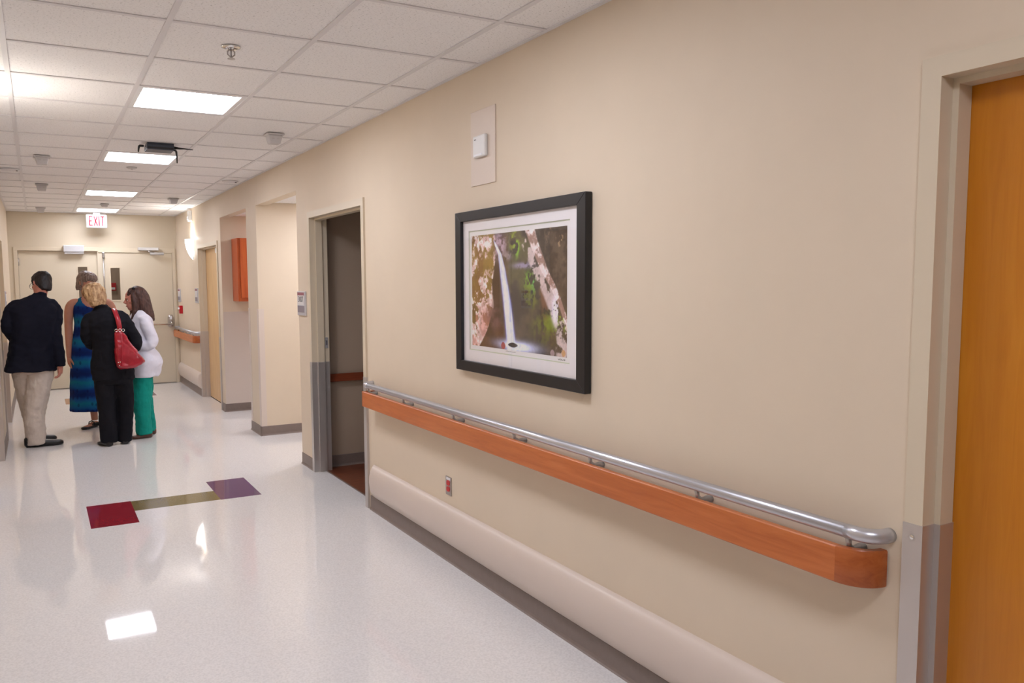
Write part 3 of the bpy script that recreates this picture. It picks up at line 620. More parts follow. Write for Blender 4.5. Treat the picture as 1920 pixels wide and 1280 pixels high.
# ------------------------------------------------------------------ wall fittings
ap = thing('access_panel', (W,3.56,2.078), 'flat beige access plate high on the wall with a small white sensor unit', 'panel')
obj('plate', box(B(), W-.006, W, 3.438, 3.686, 2.078, 2.450), 'panel_paint', ap, bevel=.0015)
u_ = obj('sensor_unit', box(B(), W-.026, W-.006, 3.508, 3.631, 2.213, 2.321), 'white_plastic', ap, bevel=.006)
obj('lens_strip', box(B(), W-.028, W-.0255, 3.535, 3.615, 2.219, 2.229), 'white_label', u_); obj('vent_slots', box(B(), W-.0275, W-.0258, 3.596, 3.612, 2.299, 2.304), 'slot_dark', u_)
ol = thing('wall_outlet', (W,3.985,.385), 'steel wall outlet plate with two red sockets', 'outlet')
obj('plate', box(B(), W-.005, W, 3.952, 4.021, .385, .492), 'steel', ol, bevel=.0015)
for z in (.460,.425):
    bm = B(); R_ = []
    pts = [(3.9865+.0175*math.copysign(abs(math.cos(a))**.7,math.cos(a)), z-.004+.0145*math.copysign(abs(math.sin(a))**.7,math.sin(a))) for a in [i*math.pi/8 for i in range(16)]]
    prism(bm, pts, 0, W-.0085, W-.0045); s_ = obj('socket', bm, 'receptacle_red', ol)
    for dy in (-.006,.006): obj('slot', box(B(), W-.0089, W-.0084, 3.9865+dy-.001, 3.9865+dy+.001, z-.004, z+.004), 'slot_dark', s_)
obj('circuit_label', box(B(), W-.0056, W-.0048, 3.962, 4.010, .473, .487), 'white_label', ol)
def room_sign(x, s, y0, y1, z0, z1, num, label, group='room number signs', vis=True):
    r_ = thing('room_sign', (x,(y0+y1)/2,z0), label, 'sign', group); X = lambda a: x+s*a
    def bx(a0,a1,y_0,y_1,z_0,z_1): return box(B(), min(X(a0),X(a1)), max(X(a0),X(a1)), y_0, y_1, z_0, z_1)
    h = z1-z0
    obj('backplate', bx(0,.014,y0,y1,z0,z1), 'sign_silver', r_, bevel=.002)
    b_ = .012
    obj('header_band', bx(.014,.0155,y0+b_+.015,y1-b_,z1-.034,z1-.010), 'sign_maroon', r_)
    w = obj('number_panel', bx(.014,.0152,y0+b_+.015,y1-b_,z0+.42*h,z1-.036), 'sign_white', r_)
    obj('insert', bx(.014,.0155,y0+b_+.012,y1-b_,z0+.125*h,z0+.40*h), 'sign_grey', r_)
    if num:
        me = text_mesh(num, .072*h/.21, .0004); me.transform(Matrix.Rotation(math.pi/2,4,'X')); me.transform(Matrix.Rotation(-math.pi/2 if s < 0 else math.pi/2,4,'Z')); me.transform(Matrix.Translation((X(.0156),(y0+y1)/2+(.007 if s<0 else .007),z0+.66*h)))
        place('room_number', me, 'ink', r_)
    return r_
room_sign(W, -1, 6.640, 6.868, 1.314, 1.520, '3007', 'silver room number sign 3007 beside the dark doorway')
room_sign(L, 1, 6.672, 6.880, 1.324, 1.510, '3006', 'room number sign on the left wall, seen only mirrored in the picture glass')
room_sign(W, -1, 11.80, 12.01, 1.318, 1.528, '', 'small room sign between the sconce and the far wooden door')
room_sign(W, -1, 13.38, 13.60, 1.308, 1.515, '', 'small room sign above the red pull station')
room_sign(L, 1, 11.05, 11.26, 1.315, 1.52, '', 'small room sign on the left wall behind the man')
ps = thing('pull_station', (W,13.30,1.127), 'small red fire alarm pull station by the double doors', 'alarm')
obj('body', box(B(), W-.045, W, 13.24, 13.36, 1.128, 1.252), 'pull_red', ps, bevel=.004)
bm = B(); box(bm, W-.062, W-.045, 13.255, 13.345, 1.195, 1.222); obj('pull_handle', bm, 'white_label', ps, bevel=.003)
sa = thing('alarm_strobe', (W,12.16,2.48), 'white alarm strobe box above the far sconce', 'alarm')
obj('body', box(B(), W-.045, W, 12.10, 12.225, 2.485, 2.635), 'white_plastic', sa, bevel=.005); obj('lens', box(B(), W-.060, W-.045, 12.13, 12.195, 2.505, 2.555), 'white_label', sa, bevel=.006)
# ------------------------------------------------------------------ exit sign
ex = thing('exit_sign', (.31,13.40,2.44), 'lit white EXIT sign with red letters hanging from the ceiling', 'sign')
autosmooth(obj('housing', box(B(), .167,.452,13.385,13.435,2.440,2.640), 'exit_face', ex, bevel=.014, seg=3))
obj('mount', box(B(), .26,.36,13.395,13.425,2.640,2.671), 'white_plastic', ex, bevel=.003)
def letter(nm, strokes, x, w, h=.128, t=.0155, zc=2.542):
    bm = B(); z0 = zc-h/2
    for a, b, c, d in strokes:
        p, q = Vector((x+a*w, 0, z0+b*h)), Vector((x+c*w, 0, z0+d*h)); n = (q-p).normalized(); m_ = Vector((n.z,0,-n.x))*t/2
        pts = [(v.x, v.z) for v in (p-m_-n*t/2*(abs(n.x)<.05), q-m_+n*t/2*(abs(n.x)<.05), q+m_+n*t/2*(abs(n.x)<.05), p+m_-n*t/2*(abs(n.x)<.05))]
        prism(bm, pts, 1, 13.3815, 13.3855)
    obj(nm, bm, 'exit_red', ex)
letter('letter_e', [(0,0,0,1),(0,0,1,0),(0,.5,.8,.5),(0,1,1,1)], .212, .040)
letter('letter_x', [(0,-.04,1,1.04),(0,1.04,1,-.04)], .273, .044)
letter('letter_i', [(0,0,0,1)], .342, .01)
letter('letter_t', [(.5,0,.5,1),(-.1,1,1.1,1)], .366, .044)
# ------------------------------------------------------------------ ceiling fittings
def lathe_down(bm, prof, c, n=20): return lathe(bm, prof, c, n)
def sprinkler(x, y, label, scale=1.):
    r_ = thing('sprinkler_head', (x,y,H), label, 'sprinkler', 'sprinkler heads')
    bm = B(); lathe(bm, [(.0,H-.012-H),(.020,-.012),(.043,-.003),(.043,0),(0,0)], (x,y,H), 22); obj('escutcheon', bm, 'chrome', r_, smooth=True)
    bm = B(); tube(bm, [(x-.006,y,H-.010),(x-.016,y,H-.022),(x-.016,y,H-.034),(x-.004,y,H-.044),(x,y,H-.047),(x+.004,y,H-.044),(x+.016,y,H-.034),(x+.016,y,H-.022),(x+.006,y,H-.010)], .0032, 8); obj('yoke', bm, 'steel', r_, smooth=True)
    bm = B(); lathe(bm, [(0,-.056),(.017,-.054),(.017,-.052),(.004,-.050),(.004,-.044),(0,-.044)], (x,y,H), 16); obj('deflector', bm, 'steel', r_)
    bm = B(); tube(bm, [(x,y,H-.012),(x,y,H-.044)], .0028, 8); obj('bulb', bm, 'slot_dark', r_, smooth=True)
sprinkler(.303, 3.847, 'chrome sprinkler head in the ceiling nearest the camera')
def sensor(x, y, w, h, label, dark=False):
    r_ = thing('ceiling_sensor', (x,y,H-h), label, 'sensor', 'ceiling sensors')
    bm = B(); a = w/2
    obj('base', box(bm, x-a, x+a, y-a, y+a, H-.014, H-.001), 'sensor_body', r_, bevel=.004)
    bm = B(); ra, rb = a*.80, a*.60; vs = [bm.verts.new((x+sx*r,y+sy*r,z)) for r, z in ((ra,H-.014),(ra*.95,H-h*.45),(rb,H-h)) for sx, sy in ((-1,-1),(1,-1),(1,1),(-1,1))]
    for k in (0,4):
        for j in range(4): bm.faces.new((vs[k+j],vs[k+(j+1)%4],vs[k+4+(j+1)%4],vs[k+4+j]))
    bm.faces.new(vs[:4]); bm.faces.new(vs[8:][::-1]); b_ = obj('body', bm, 'sensor_body', r_, bevel=.004)
    for dx in (-.017,.017):
        yy = y-(ra*.95*.75+rb*.25); obj('slot', box(B(), x+dx-.009, x+dx+.009, yy-.002, yy+.012, H-h*.60, H-h*.42), 'grey_plastic', b_)
    return r_
sensor(1.035,5.90,.125,.072,'grey square ceiling sensor on the right, above the open dark doorway')
sensor(-.441,7.75,.125,.072,'nearest of the three square ceiling sensors in the left row')
sensor(-.432,9.90,.125,.070,'middle of the three square ceiling sensors in the left row')
sensor(-.430,12.85,.125,.072,'farthest of the three square ceiling sensors in the left row')
sensor(1.045,10.86,.125,.066,'square ceiling sensor on the far right before the sconce glow')
sensor(.324,11.95,.105,.042,'small flat ceiling sensor between the two farthest light panels')
r_ = thing('flush_detector', (.297,8.15,H-.012), 'thin round ceiling detector right behind the second light panel', 'sensor')
bm = B(); lathe(bm, [(0,-.014),(.03,-.013),(.045,-.006),(.046,0),(0,0)], (.297,8.15,H), 20); obj('cover', bm, 'grey_plastic', r_, smooth=True)
bm = B(); lathe(bm, [(0,-.019),(.008,-.018),(.010,-.013),(0,-.012)], (.297,8.15,H), 12); obj('bulb', bm, 'steel', r_, smooth=True)
for x, y, lab in ((1.320,8.78,'faint flat round ceiling plate near the right wall above the alcoves'),(-.70,8.75,'faint flat round ceiling plate near the left wall')):
    r_ = thing('ceiling_plate', (x,y,H-.01), lab, 'ceiling fitting', 'flat ceiling plates')
    bm = B(); lathe(bm, [(0,-.010),(.075,-.009),(.085,-.003),(.085,0),(0,0)], (x,y,H), 24); obj('cover', bm, 'tee_metal', r_, smooth=True)
    obj('tab', box(B(), x+.05, x+.065, y-.01, y+.01, H-.016, H-.0095), 'slot_dark', r_)
rtx, rty = .355, 6.72
ro = thing('wireless_router', (rtx,rty,H-.07), 'dark grey wireless box with black antennas hanging under the ceiling', 'router')
obj('mount_plate', box(B(), .258,.452,rty-.09,rty+.09,H-.018,H-.002), 'dark_plastic', ro, bevel=.004)
obj('body', box(B(), .254,.452,rty-.10,rty+.07,H-.056,H-.016), 'dark_plastic', ro, bevel=.006)
obj('face_stripe', box(B(), .260,.446,rty-.1015,rty-.0995,H-.050,H-.036), 'black_plastic', ro)
def ant(name, pts, r0):
    bm = B(); tube(bm, pts, r0, 10); return obj(name, bm, 'black_plastic', ro, smooth=True)
a = ant('antenna', [(.236,rty-.06,H-.030),(.210,rty-.06,H-.030),(.203,rty-.06,H-.036),(.200,rty-.06,H-.050),(.197,rty-.06,H-.078)], [.008,.009,.009,.007,.005])
bm = B(); tube(bm, [(.254,rty-.06,H-.030),(.232,rty-.06,H-.030)], .005, 10); obj('connector', bm, 'chrome', a, smooth=True)
ant('antenna', [(.452,rty-.03,H-.026),(.50,rty-.03,H-.026),(.53,rty-.05,H-.029),(.588,rty-.10,H-.040)], [.008,.008,.005,.003])
ant('antenna', [(.452,rty-.06,H-.046),(.466,rty-.06,H-.048),(.471,rty-.06,H-.060),(.474,rty-.06,H-.10),(.474,rty-.06,H-.145)], [.008,.009,.008,.006,.004])
bm = B(); tube(bm, [(.44,rty,H-.012),(.47,rty,H-.011),(.492,rty-.01,H-.016),(.498,rty-.02,H-.028)], .003, 8); obj('cable', bm, 'black_plastic', ro, smooth=True)
# ------------------------------------------------------------------ wall cabinet in the alcove
cx0, cx1, cyb, cyf, cz0, cz1 = 1.598, 2.45, A1[1], A1[1]-.33, 1.375, 2.135
k_ = (cyf)/(cyb)
cb = thing('wall_cabinet', ((cx0+cx1)/2,(cyb+cyf)/2,cz0), 'cherry wood wall cabinet hanging in the far alcove', 'cabinet')
obj('body', box(B(), cx0, cx1, cyf+.02, cyb, cz0, cz1), 'cabinet_wood', cb, bevel=.002)
for a, b in ((cx0+.03,(cx0+cx1)/2-.002),((cx0+cx1)/2+.002,cx1-.003)):
    d_ = obj('door', box(B(), a, b, cyf, cyf+.02, cz0+.04, cz1-.004), 'cabinet_wood', cb, bevel=.003)
    bm = B(); xk = b-.04 if a < 1.7 else a+.04; tube(bm, [(xk,cyf,cz0+.12),(xk,cyf-.025,cz0+.12),(xk,cyf-.025,cz0+.22),(xk,cyf,cz0+.22)], .004, 8); obj('handle', bm, 'steel', d_, smooth=True)
# ------------------------------------------------------------------ people
def remeshed(bm, voxel, smooth=4, dec=1.0, fold=0., ffreq=8., fstretch=(1,1,.35), seed=0):
    """union of the overlapping closed shapes in bm as one continuous skin"""
    bmesh.ops.recalc_face_normals(bm, faces=bm.faces)
    me = bpy.data.meshes.new('tmp'); bm.to_mesh(me); bm.free()
    o = bpy.data.objects.new('tmp', me); COL.objects.link(o)
    r_ = o.modifiers.new('r','REMESH'); r_.mode = 'VOXEL'; r_.voxel_size = voxel; r_.use_smooth_shade = True
    if smooth: s_ = o.modifiers.new('s','SMOOTH'); s_.factor = .5; s_.iterations = smooth
    if dec < 1: d_ = o.modifiers.new('d','DECIMATE'); d_.ratio = dec
    dg = bpy.context.evaluated_depsgraph_get(); out = bpy.data.meshes.new_from_object(o.evaluated_get(dg))
    bpy.data.objects.remove(o); bpy.data.meshes.remove(me)
    if fold:
        n = len(out.vertices); co = np.empty(n*3); no = np.empty(n*3); out.vertices.foreach_get('co', co); out.vertices.foreach_get('normal', no)
        co = co.reshape(-1,3); no = no.reshape(-1,3); so = Vector((seed*3.1,seed*1.7,seed*.9))
        f = np.array([.8*(1-2.6*abs(noise.noise(Vector((c[0]*.8,c[1]*.8,c[2]*1.1))*ffreq*.9+so*1.3)))*.6+noise.noise(Vector((c[0]*ffreq*fstretch[0],c[1]*ffreq*fstretch[1],c[2]*ffreq*fstretch[2]))+so)+.5*noise.noise(Vector((c[0],c[1],c[2]*1.6))*ffreq*1.9+so) for c in co])
        out.vertices.foreach_set('co', (co+no*(f*fold)[:,None]).ravel())
    return out
def HM(base, yaw, pitch=0, roll=0, sc=1.):
    return Matrix.Translation(base) @ Matrix.Rotation(math.radians(yaw),4,'Z') @ Matrix.Rotation(math.radians(pitch),4,'X') @ Matrix.Rotation(math.radians(roll),4,'Y') @ Matrix.Scale(sc,4)
HR = [(0,.056,0,.022,.022),(0,.048,.012,.040,.040),(0,.032,.035,.052,.062),(0,.010,.075,.064,.086),(0,-.002,.112,.072,.097),(0,-.006,.146,.076,.101),(0,-.008,.180,.071,.093),(0,-.008,.207,.052,.067),(0,-.008,.225,.018,.022)]
def head(bm, m4):
    """skull, jaw, nose, brow, ears; local +y is the face, z=0 the chin"""
    rings_loft(bm, HR, 24, m4)
    def tb(p, r, n=10): tube(bm, [m4 @ Vector(q) for q in p], r, n)
    tb([(0,.090,.125),(0,.101,.108),(0,.113,.090),(0,.098,.078)], [.006,.009,.013,.008])        # nose
    tb([(-.012,.098,.083),(.012,.098,.083)], .009)                                              # nostrils
    tb([(-.045,.076,.128),(-.02,.090,.131),(.02,.090,.131),(.045,.076,.128)], [.007,.010,.010,.007])   # brow
    tb([(-.022,.082,.050),(0,.091,.050),(.022,.082,.050)], [.006,.010,.006])                    # mouth mound
    tb([(-.02,.066,.010),(.02,.066,.010)], .014)                                                # chin
    for s in (-1,1):
        tb([(s*.070,-.005,.082),(s*.079,-.012,.100),(s*.082,-.018,.120),(s*.076,-.006,.130)], [.007,.009,.010,.006])
        tb([(s*.040,.062,.092),(s*.050,.045,.088)], [.018,.020])                                # cheeks
def face_bits(root, m4, par):
    for s in (-1,1):
        bm = B(); bmesh.ops.create_icosphere(bm, subdivisions=2, radius=.0100, matrix=m4 @ Matrix.Translation((s*.031,.0765,.113))); e_ = obj('eye', bm, 'eye_white', par, smooth=True)
        bm = B(); bmesh.ops.create_icosphere(bm, subdivisions=2, radius=.0068, matrix=m4 @ Matrix.Translation((s*.031,.0822,.113))); obj('iris', bm, 'eye_dark', par, smooth=True)
        bm = B(); tube(bm, [m4 @ Vector(q) for q in ((s*.048,.076,.126),(s*.032,.091,.131),(s*.016,.095,.128))], [.002,.0035,.003], 6); obj('eyebrow', bm, root, par, smooth=True)
    bm = B(); tube(bm, [m4 @ Vector(q) for q in ((-.022,.087,.050),(0,.0995,.051),(.022,.087,.050))], [.002,.0055,.002], 8); obj('mouth', bm, 'lips', par, smooth=True)
def hand(bm, wrist, d, across, palm_n, curl=.5, sc=1., thumb=1):
    """wrist point, d towards the fingers, across = from little finger to index side, palm_n = palm normal"""
    w = Vector(wrist); d = Vector(d).normalized(); a = Vector(across); a = (a-d*a.dot(d)).normalized(); n = Vector(palm_n); n = (n-d*n.dot(d)-a*n.dot(a)).normalized()
    tube(bm, [w-d*.02*sc, w+d*.015*sc, w+d*.05*sc, w+d*.088*sc], [(.018*sc,.024*sc),(.017*sc,.030*sc),(.015*sc,.039*sc),(.012*sc,.038*sc)] if abs(Vector((0,0,1)).dot(d)) < .9 and False else [.024*sc,.026*sc,.026*sc,.022*sc], 12)
    for k, (off, ln) in enumerate(((-.030,.062),(-.010,.078),(.011,.084),(.031,.076))):
        p = w+d*.080*sc+a*off*sc; c = curl; path = [w+d*.04*sc+a*off*.8*sc, p]; q = p; ang = 0
        for f_, L_ in ((.45,ln*.45),(.8,ln*.32),(.7,ln*.25)):
            ang += f_*c; q = q+(d*math.cos(ang)+n*math.sin(ang))*L_*sc; path.append(q)
        tube(bm, path, [.013*sc,.0105*sc,.0092*sc,.0085*sc,.0065*sc], 8)
    t0 = w+d*.02*sc+a*.025*sc; t1 = t0+(d*.6+a*.7+n*.25)*.04*sc; t2 = t1+(d*.9+a*.15+n*.4)*.034*sc; t3 = t2+(d*.95+n*.3)*.024*sc
    tube(bm, [t0,t1,t2,t3], [.016*sc,.0125*sc,.0105*sc,.0075*sc], 8)
def shoe(bm, heel, toe, w=.045, h=.075, sole=True):
    """low shoe from heel point to toe point on the floor"""
    a, b = Vector(heel), Vector(toe); d = (b-a); ln = d.length; d.normalize(); s = d.cross(Vector((0,0,1)))
    rows = [(0,.45,.20,.85),(.05,.78,.0,1.05),(.22,.88,.0,1.08),(.38,.88,.0,1.0),(.55,.98,.0,.66),(.75,1.05,.0,.56),(.92,.92,.0,.50),(1.,.50,.06,.36)]
    R = []
    for t, ww, z0, z1 in rows:
        c = a+d*ln*t; row = []
        for j in range(14):
            an = 2*math.pi*j/14; x = math.cos(an); z = math.sin(an); zc = (z0+z1)/2*h; zr = (z1-z0)/2*h
            row.append(bm.verts.new(c+s*(w*ww*math.copysign(abs(x)**.8,x))+Vector((0,0,zc+zr*math.copysign(abs(z)**.7,z)))))
        R.append(row)
    for i in range(len(R)-1):
        for j in range(14): bm.faces.new((R[i][j],R[i][(j+1)%14],R[i+1][(j+1)%14],R[i+1][j]))
    bm.faces.new(R[0][::-1]); bm.faces.new(R[-1])
def inn(p, cx, r): return [((p[0][0]*.45+cx*.55), p[0][1], p[0][2]-.012), (p[0][0]*.88+cx*.12, p[0][1], p[0][2]-.002)]+p[1:], [r[0]*.9, r[0]*.98]+r[1:]
def crom(P, k=4):
    P = [np.array(p, float) for p in P]; out = []
    for i in range(len(P)-1):
        a, b, c, d = P[max(i-1,0)], P[i], P[i+1], P[min(i+2,len(P)-1)]
        for t in [j/k for j in range(k)]:
            out.append(.5*((2*b)+(c-a)*t+(2*a-5*b+4*c-d)*t*t+(3*b-a-3*c+d)*t**3))
    out.append(P[-1]); return [tuple(float(x) for x in q) for q in out]
def limb(bm, path, rad, n=16):
    q = crom([tuple(p)+(r,) for p, r in zip(path, rad)], 4); tube(bm, [c[:3] for c in q], [max(.008,c[3]) for c in q], n)
def shrink(rings, e): return [(a,b,c,max(.015,d-e),max(.015,f-e)) for a,b,c,d,f in rings]
def thin(r, e): return [max(.012,(q[0] if isinstance(q,tuple) else q)-e) for q in r]
def foot(bm, heel, toe): shoe(bm, Vector(heel)+Vector((0,0,.008)), Vector(heel)+(Vector(toe)-Vector(heel))*.93+Vector((0,0,.008)), .036, .055)

# --- the man in the navy jacket, seen from behind
def build_man():
    P = thing('person', (-.60,9.03,0), 'man in navy jacket and khaki trousers seen from behind, turning his head left', 'person')
    y = 9.03
    jk = [(-.625,y,.745,.232,.195),(-.617,y,.84,.210,.182),(-.602,y,.98,.196,.150),(-.590,y-.005,1.10,.194,.145),(-.578,y-.01,1.22,.205,.142),(-.570,y-.01,1.31,.212,.138),(-.565,y-.005,1.38,.205,.120),(-.555,y,1.425,.160,.095),(-.535,y,1.462,.100,.075),(-.512,y+.005,1.494,.070,.067),(-.500,y+.008,1.516,.060,.062)]
    armR = [(-.395,y,1.395),(-.378,y-.005,1.30),(-.388,y-.02,1.10),(-.374,y-.05,.93),(-.362,y-.065,.785)]; rR = [.062,.068,.060,.055,.047]
    armL = [(-.735,y,1.385),(-.768,y-.005,1.30),(-.785,y-.03,1.16),(-.72,y+.10,1.06),(-.64,y+.21,1.04)]; rL = [.062,.066,.060,.052,.045]
    legR = [(-.56,y,.92),(-.530,y-.02,.76),(-.595,y-.06,.42),(-.612,y-.09,.20),(-.604,y-.10,.026)]; qR = [.10,.122,.096,.092,.086]
    legL = [(-.640,y+.04,.92),(-.665,y+.05,.76),(-.652,y+.09,.42),(-.625,y+.14,.20),(-.606,y+.17,.026)]; qL = [.10,.122,.095,.080,.076]
    armR, rR = inn(armR, -.565, rR); armL, rL = inn(armL, -.565, rL)
    hm = HM((-.488,9.050,1.492), 32, -20, 12, 1.0)
    bm = B(); rings_loft(bm, shrink(crom(jk),.032)); limb(bm, armR, thin(rR,.024)); limb(bm, armL, thin(rL,.024)); tube(bm, legR+[(-.612,8.93,.03)], thin(qR,.045)+[.030]); tube(bm, legL+[(-.605,9.2,.03)], thin(qL,.04)+[.028])
    tube(bm, [(-.510,y+.01,1.45),(-.497,y+.018,1.50),(-.484,y+.02,1.56)], [.058,.056,.055]); head(bm, hm)
    foot(bm, (-.69,8.93,0), (-.39,8.945,0)); foot(bm, (-.66,9.20,0), (-.44,9.25,0))
    hand(bm, (-.362,y-.066,.795), (-.05,.0,-1), (.25,1,0), (-1,.15,0), .75)
    hand(bm, (-.63,y+.22,1.04), (1,.5,0), (0,0,1), (0,-1,0), .6)
    body = place('body', remeshed(bm, .0045, 2, .4), 'skin_man', P)
    bm = B(); rings_loft(bm, crom(jk), 36, None, 2.5); limb(bm, armR, rR); limb(bm, armL, rL)
    tube(bm, [(-.560,y-.03,1.495),(-.503,y-.058,1.516),(-.448,y-.03,1.498)], [.016,.019,.016], 8)      # turned collar
    j = place('jacket', remeshed(bm, .008, 4, .6, .013, 9., seed=1), 'navy_wool', P)
    bm = B(); tube(bm, [(-.60,y-.168,.75),(-.598,y-.166,.90)], .0025, 6); obj('back_vent', bm, 'black_wool', j)
    bm = B(); rings_loft(bm, [(-.597,y,.72,.185,.135),(-.595,y,.86,.165,.130),(-.59,y,1.0,.150,.12)]); limb(bm, legR, qR, 18); limb(bm, legL, qL, 18)
    place('trousers', remeshed(bm, .008, 4, .6, .011, 12., (1,1,.55), seed=2), 'khaki', P)
    for h_, t_ in (((-.712,8.925,0),(-.368,8.94,0)),((-.68,9.19,0),(-.425,9.25,0))):
        bm = B(); shoe(bm, h_, t_, .052, .100); s_ = place('shoe', remeshed(bm, .005, 2, .7), 'black_leather', P)
    hr = [(0,-.078,.022,.045,.024),(0,-.064,.060,.064,.046),(0,-.036,.110,.079,.074),(0,-.020,.140,.083,.092),(0,-.006,.170,.084,.108),(0,-.004,.200,.074,.100),(0,-.006,.224,.054,.076),(0,-.008,.238,.022,.03)]
    bm = B(); rings_loft(bm, crom(hr), 28, hm)
    for s in (-1,1): tube(bm, [hm @ Vector(q) for q in ((s*.072,.020,.150),(s*.074,.016,.120),(s*.072,.012,.095))], [.016,.012,.007], 8)
    place('hair', remeshed(bm, .006, 3, .8, .004, 40.), 'hair_dark', P)
    face_bits('hair_dark', hm, P)
    bm = B()
    for s in (-1,1): 
        tube(bm, [hm @ Vector(q) for q in ((s*.084,-.005,.120),(s*.078,.06,.120),(s*.066,.098,.118))], .0022, 6)
        tube(bm, [hm @ Vector((s*.034+.028*math.cos(a),.104,.110+.019*math.sin(a))) for a in [k*math.pi/8 for k in range(17)]], .0018, 6)
    tube(bm, [hm @ Vector(q) for q in ((-.008,.106,.116),(.008,.106,.116))], .002, 6); obj('glasses', bm, 'black_plastic', P, smooth=True)
build_man()
# --- the woman in the blue printed dress, facing the camera
def build_dress():
    y = 9.84
    P = thing('person', (-.04,y,0), 'grey haired woman in a sleeveless blue patterned dress facing the camera', 'person')
    tr = [(-.075,y,.20,.200,.165),(-.072,y,.45,.186,.158),(-.060,y,.75,.180,.152),(-.045,y,.92,.182,.148),(-.030,y,1.06,.165,.128),(-.022,y,1.16,.160,.125),(-.018,y-.01,1.26,.168,.130),(-.016,y,1.36,.172,.112),(-.016,y,1.41,.150,.085),(-.018,y,1.445,.10,.06)]
    armR = [(-.195,y,1.395),(-.225,y,1.33),(-.243,y,1.16),(-.245,y-.01,1.02),(-.254,y-.03,.80)]; rR = [.048,.050,.042,.040,.027]
    armL = [(.150,y,1.395),(.185,y,1.34),(.225,y-.02,1.16),(.16,y-.14,1.07),(.04,y-.20,1.06)]; rL = [.048,.052,.043,.038,.028]
    legR = [(-.10,y,.85),(-.075,y,.50),(-.040,y-.02,.28),(-.030,y-.01,.08)]; legL = [(.06,y,.85),(.06,y,.50),(.075,y,.28),(.08,y,.08)]; q = [.08,.055,.046,.034]
    armR, rR = inn(armR, -.018, rR); armL, rL = inn(armL, -.018, rL)
    hm = HM((-.068,y-.012,1.497), 222, -14, -4, .98)
    bm = B(); rings_loft(bm, shrink(crom(tr[2:]),.012)); limb(bm, armR, rR); limb(bm, armL, rL); tube(bm, legR, q); tube(bm, legL, q)
    tube(bm, [(-.02,y+.01,1.40),(-.040,y+.005,1.46),(-.060,y,1.55)], [.062,.054,.052]); head(bm, hm)
    rings_loft(bm, [(-.016,y,1.30,.158,.108),(-.016,y,1.375,.148,.096),(-.017,y,1.415,.12,.072),(-.02,y,1.46,.07,.055)])
    foot(bm, (-.005,y+.03,0), (-.15,y-.14,0)); foot(bm, (.10,y+.05,0), (.06,y-.16,0))
    hand(bm, (-.254,y-.03,.80), (.04,-.03,-1), (.2,-1,0), (1,.2,0), .35, .92); hand(bm, (.04,y-.20,1.06), (-1,-.1,0), (0,0,1), (0,1,0), .5, .92)
    place('body', remeshed(bm, .0045, 2, .4), 'skin_dress', P)
    bm = B(); rings_loft(bm, crom(tr[:8]), 36)
    rings_loft(bm, [(-.016,y,1.33,.172,.116),(-.016,y,1.385,.158,.104),(-.017,y,1.425,.128,.078),(-.018,y,1.452,.085,.06)], 32)
    me = remeshed(bm, .008, 4, .6, .007, 6., (1.6,1.6,.25), seed=5)
    bm = B(); bm.from_mesh(me)
    bmesh.ops.delete(bm, geom=[v for v in bm.verts if ((v.co.x+.018)/(.092 if v.co.y < y else .08))**2+((v.co.z-1.47)/(.125 if v.co.y < y else .055))**2 < 1], context='VERTS'); bm.to_mesh(me); bm.free()
    d_ = place('dress', me, 'dress_print', P); md = d_.modifiers.new('t','SOLIDIFY'); md.thickness = .003; md.offset = 1
    hr = [(0,-.060,.020,.062,.040),(0,-.048,.055,.080,.060),(0,-.035,.100,.087,.078),(0,-.022,.140,.091,.096),(0,-.006,.175,.090,.112),(0,-.004,.205,.082,.106),(0,-.006,.232,.060,.082),(0,-.008,.246,.024,.034)]
    bm = B(); rings_loft(bm, crom(hr), 28, hm); place('hair', remeshed(bm, .006, 3, .8, .007, 30.), 'hair_grey', P)
    face_bits('hair_grey', hm, P)
    for h_, t_ in (((.000,y+.035,0),(-.160,y-.150,0)),((.105,y+.06,0),(.06,y-.18,0))):
        bm = B(); shoe(bm, h_, t_, .043, .058); s_ = place('shoe', remeshed(bm, .005, 2, .7), 'black_leather', P)
        d = (Vector(t_)-Vector(h_)); c = Vector(h_)+d*.40; n = d.normalized().cross(Vector((0,0,1)))
        bm = B(); tube(bm, [c-n*.042+Vector((0,0,.03)), c-n*.030+Vector((0,0,.066)), c+Vector((0,0,.078)), c+n*.030+Vector((0,0,.066)), c+n*.042+Vector((0,0,.03))], .006, 8); obj('shoe_strap', bm, 'black_leather', s_, smooth=True)
build_dress()
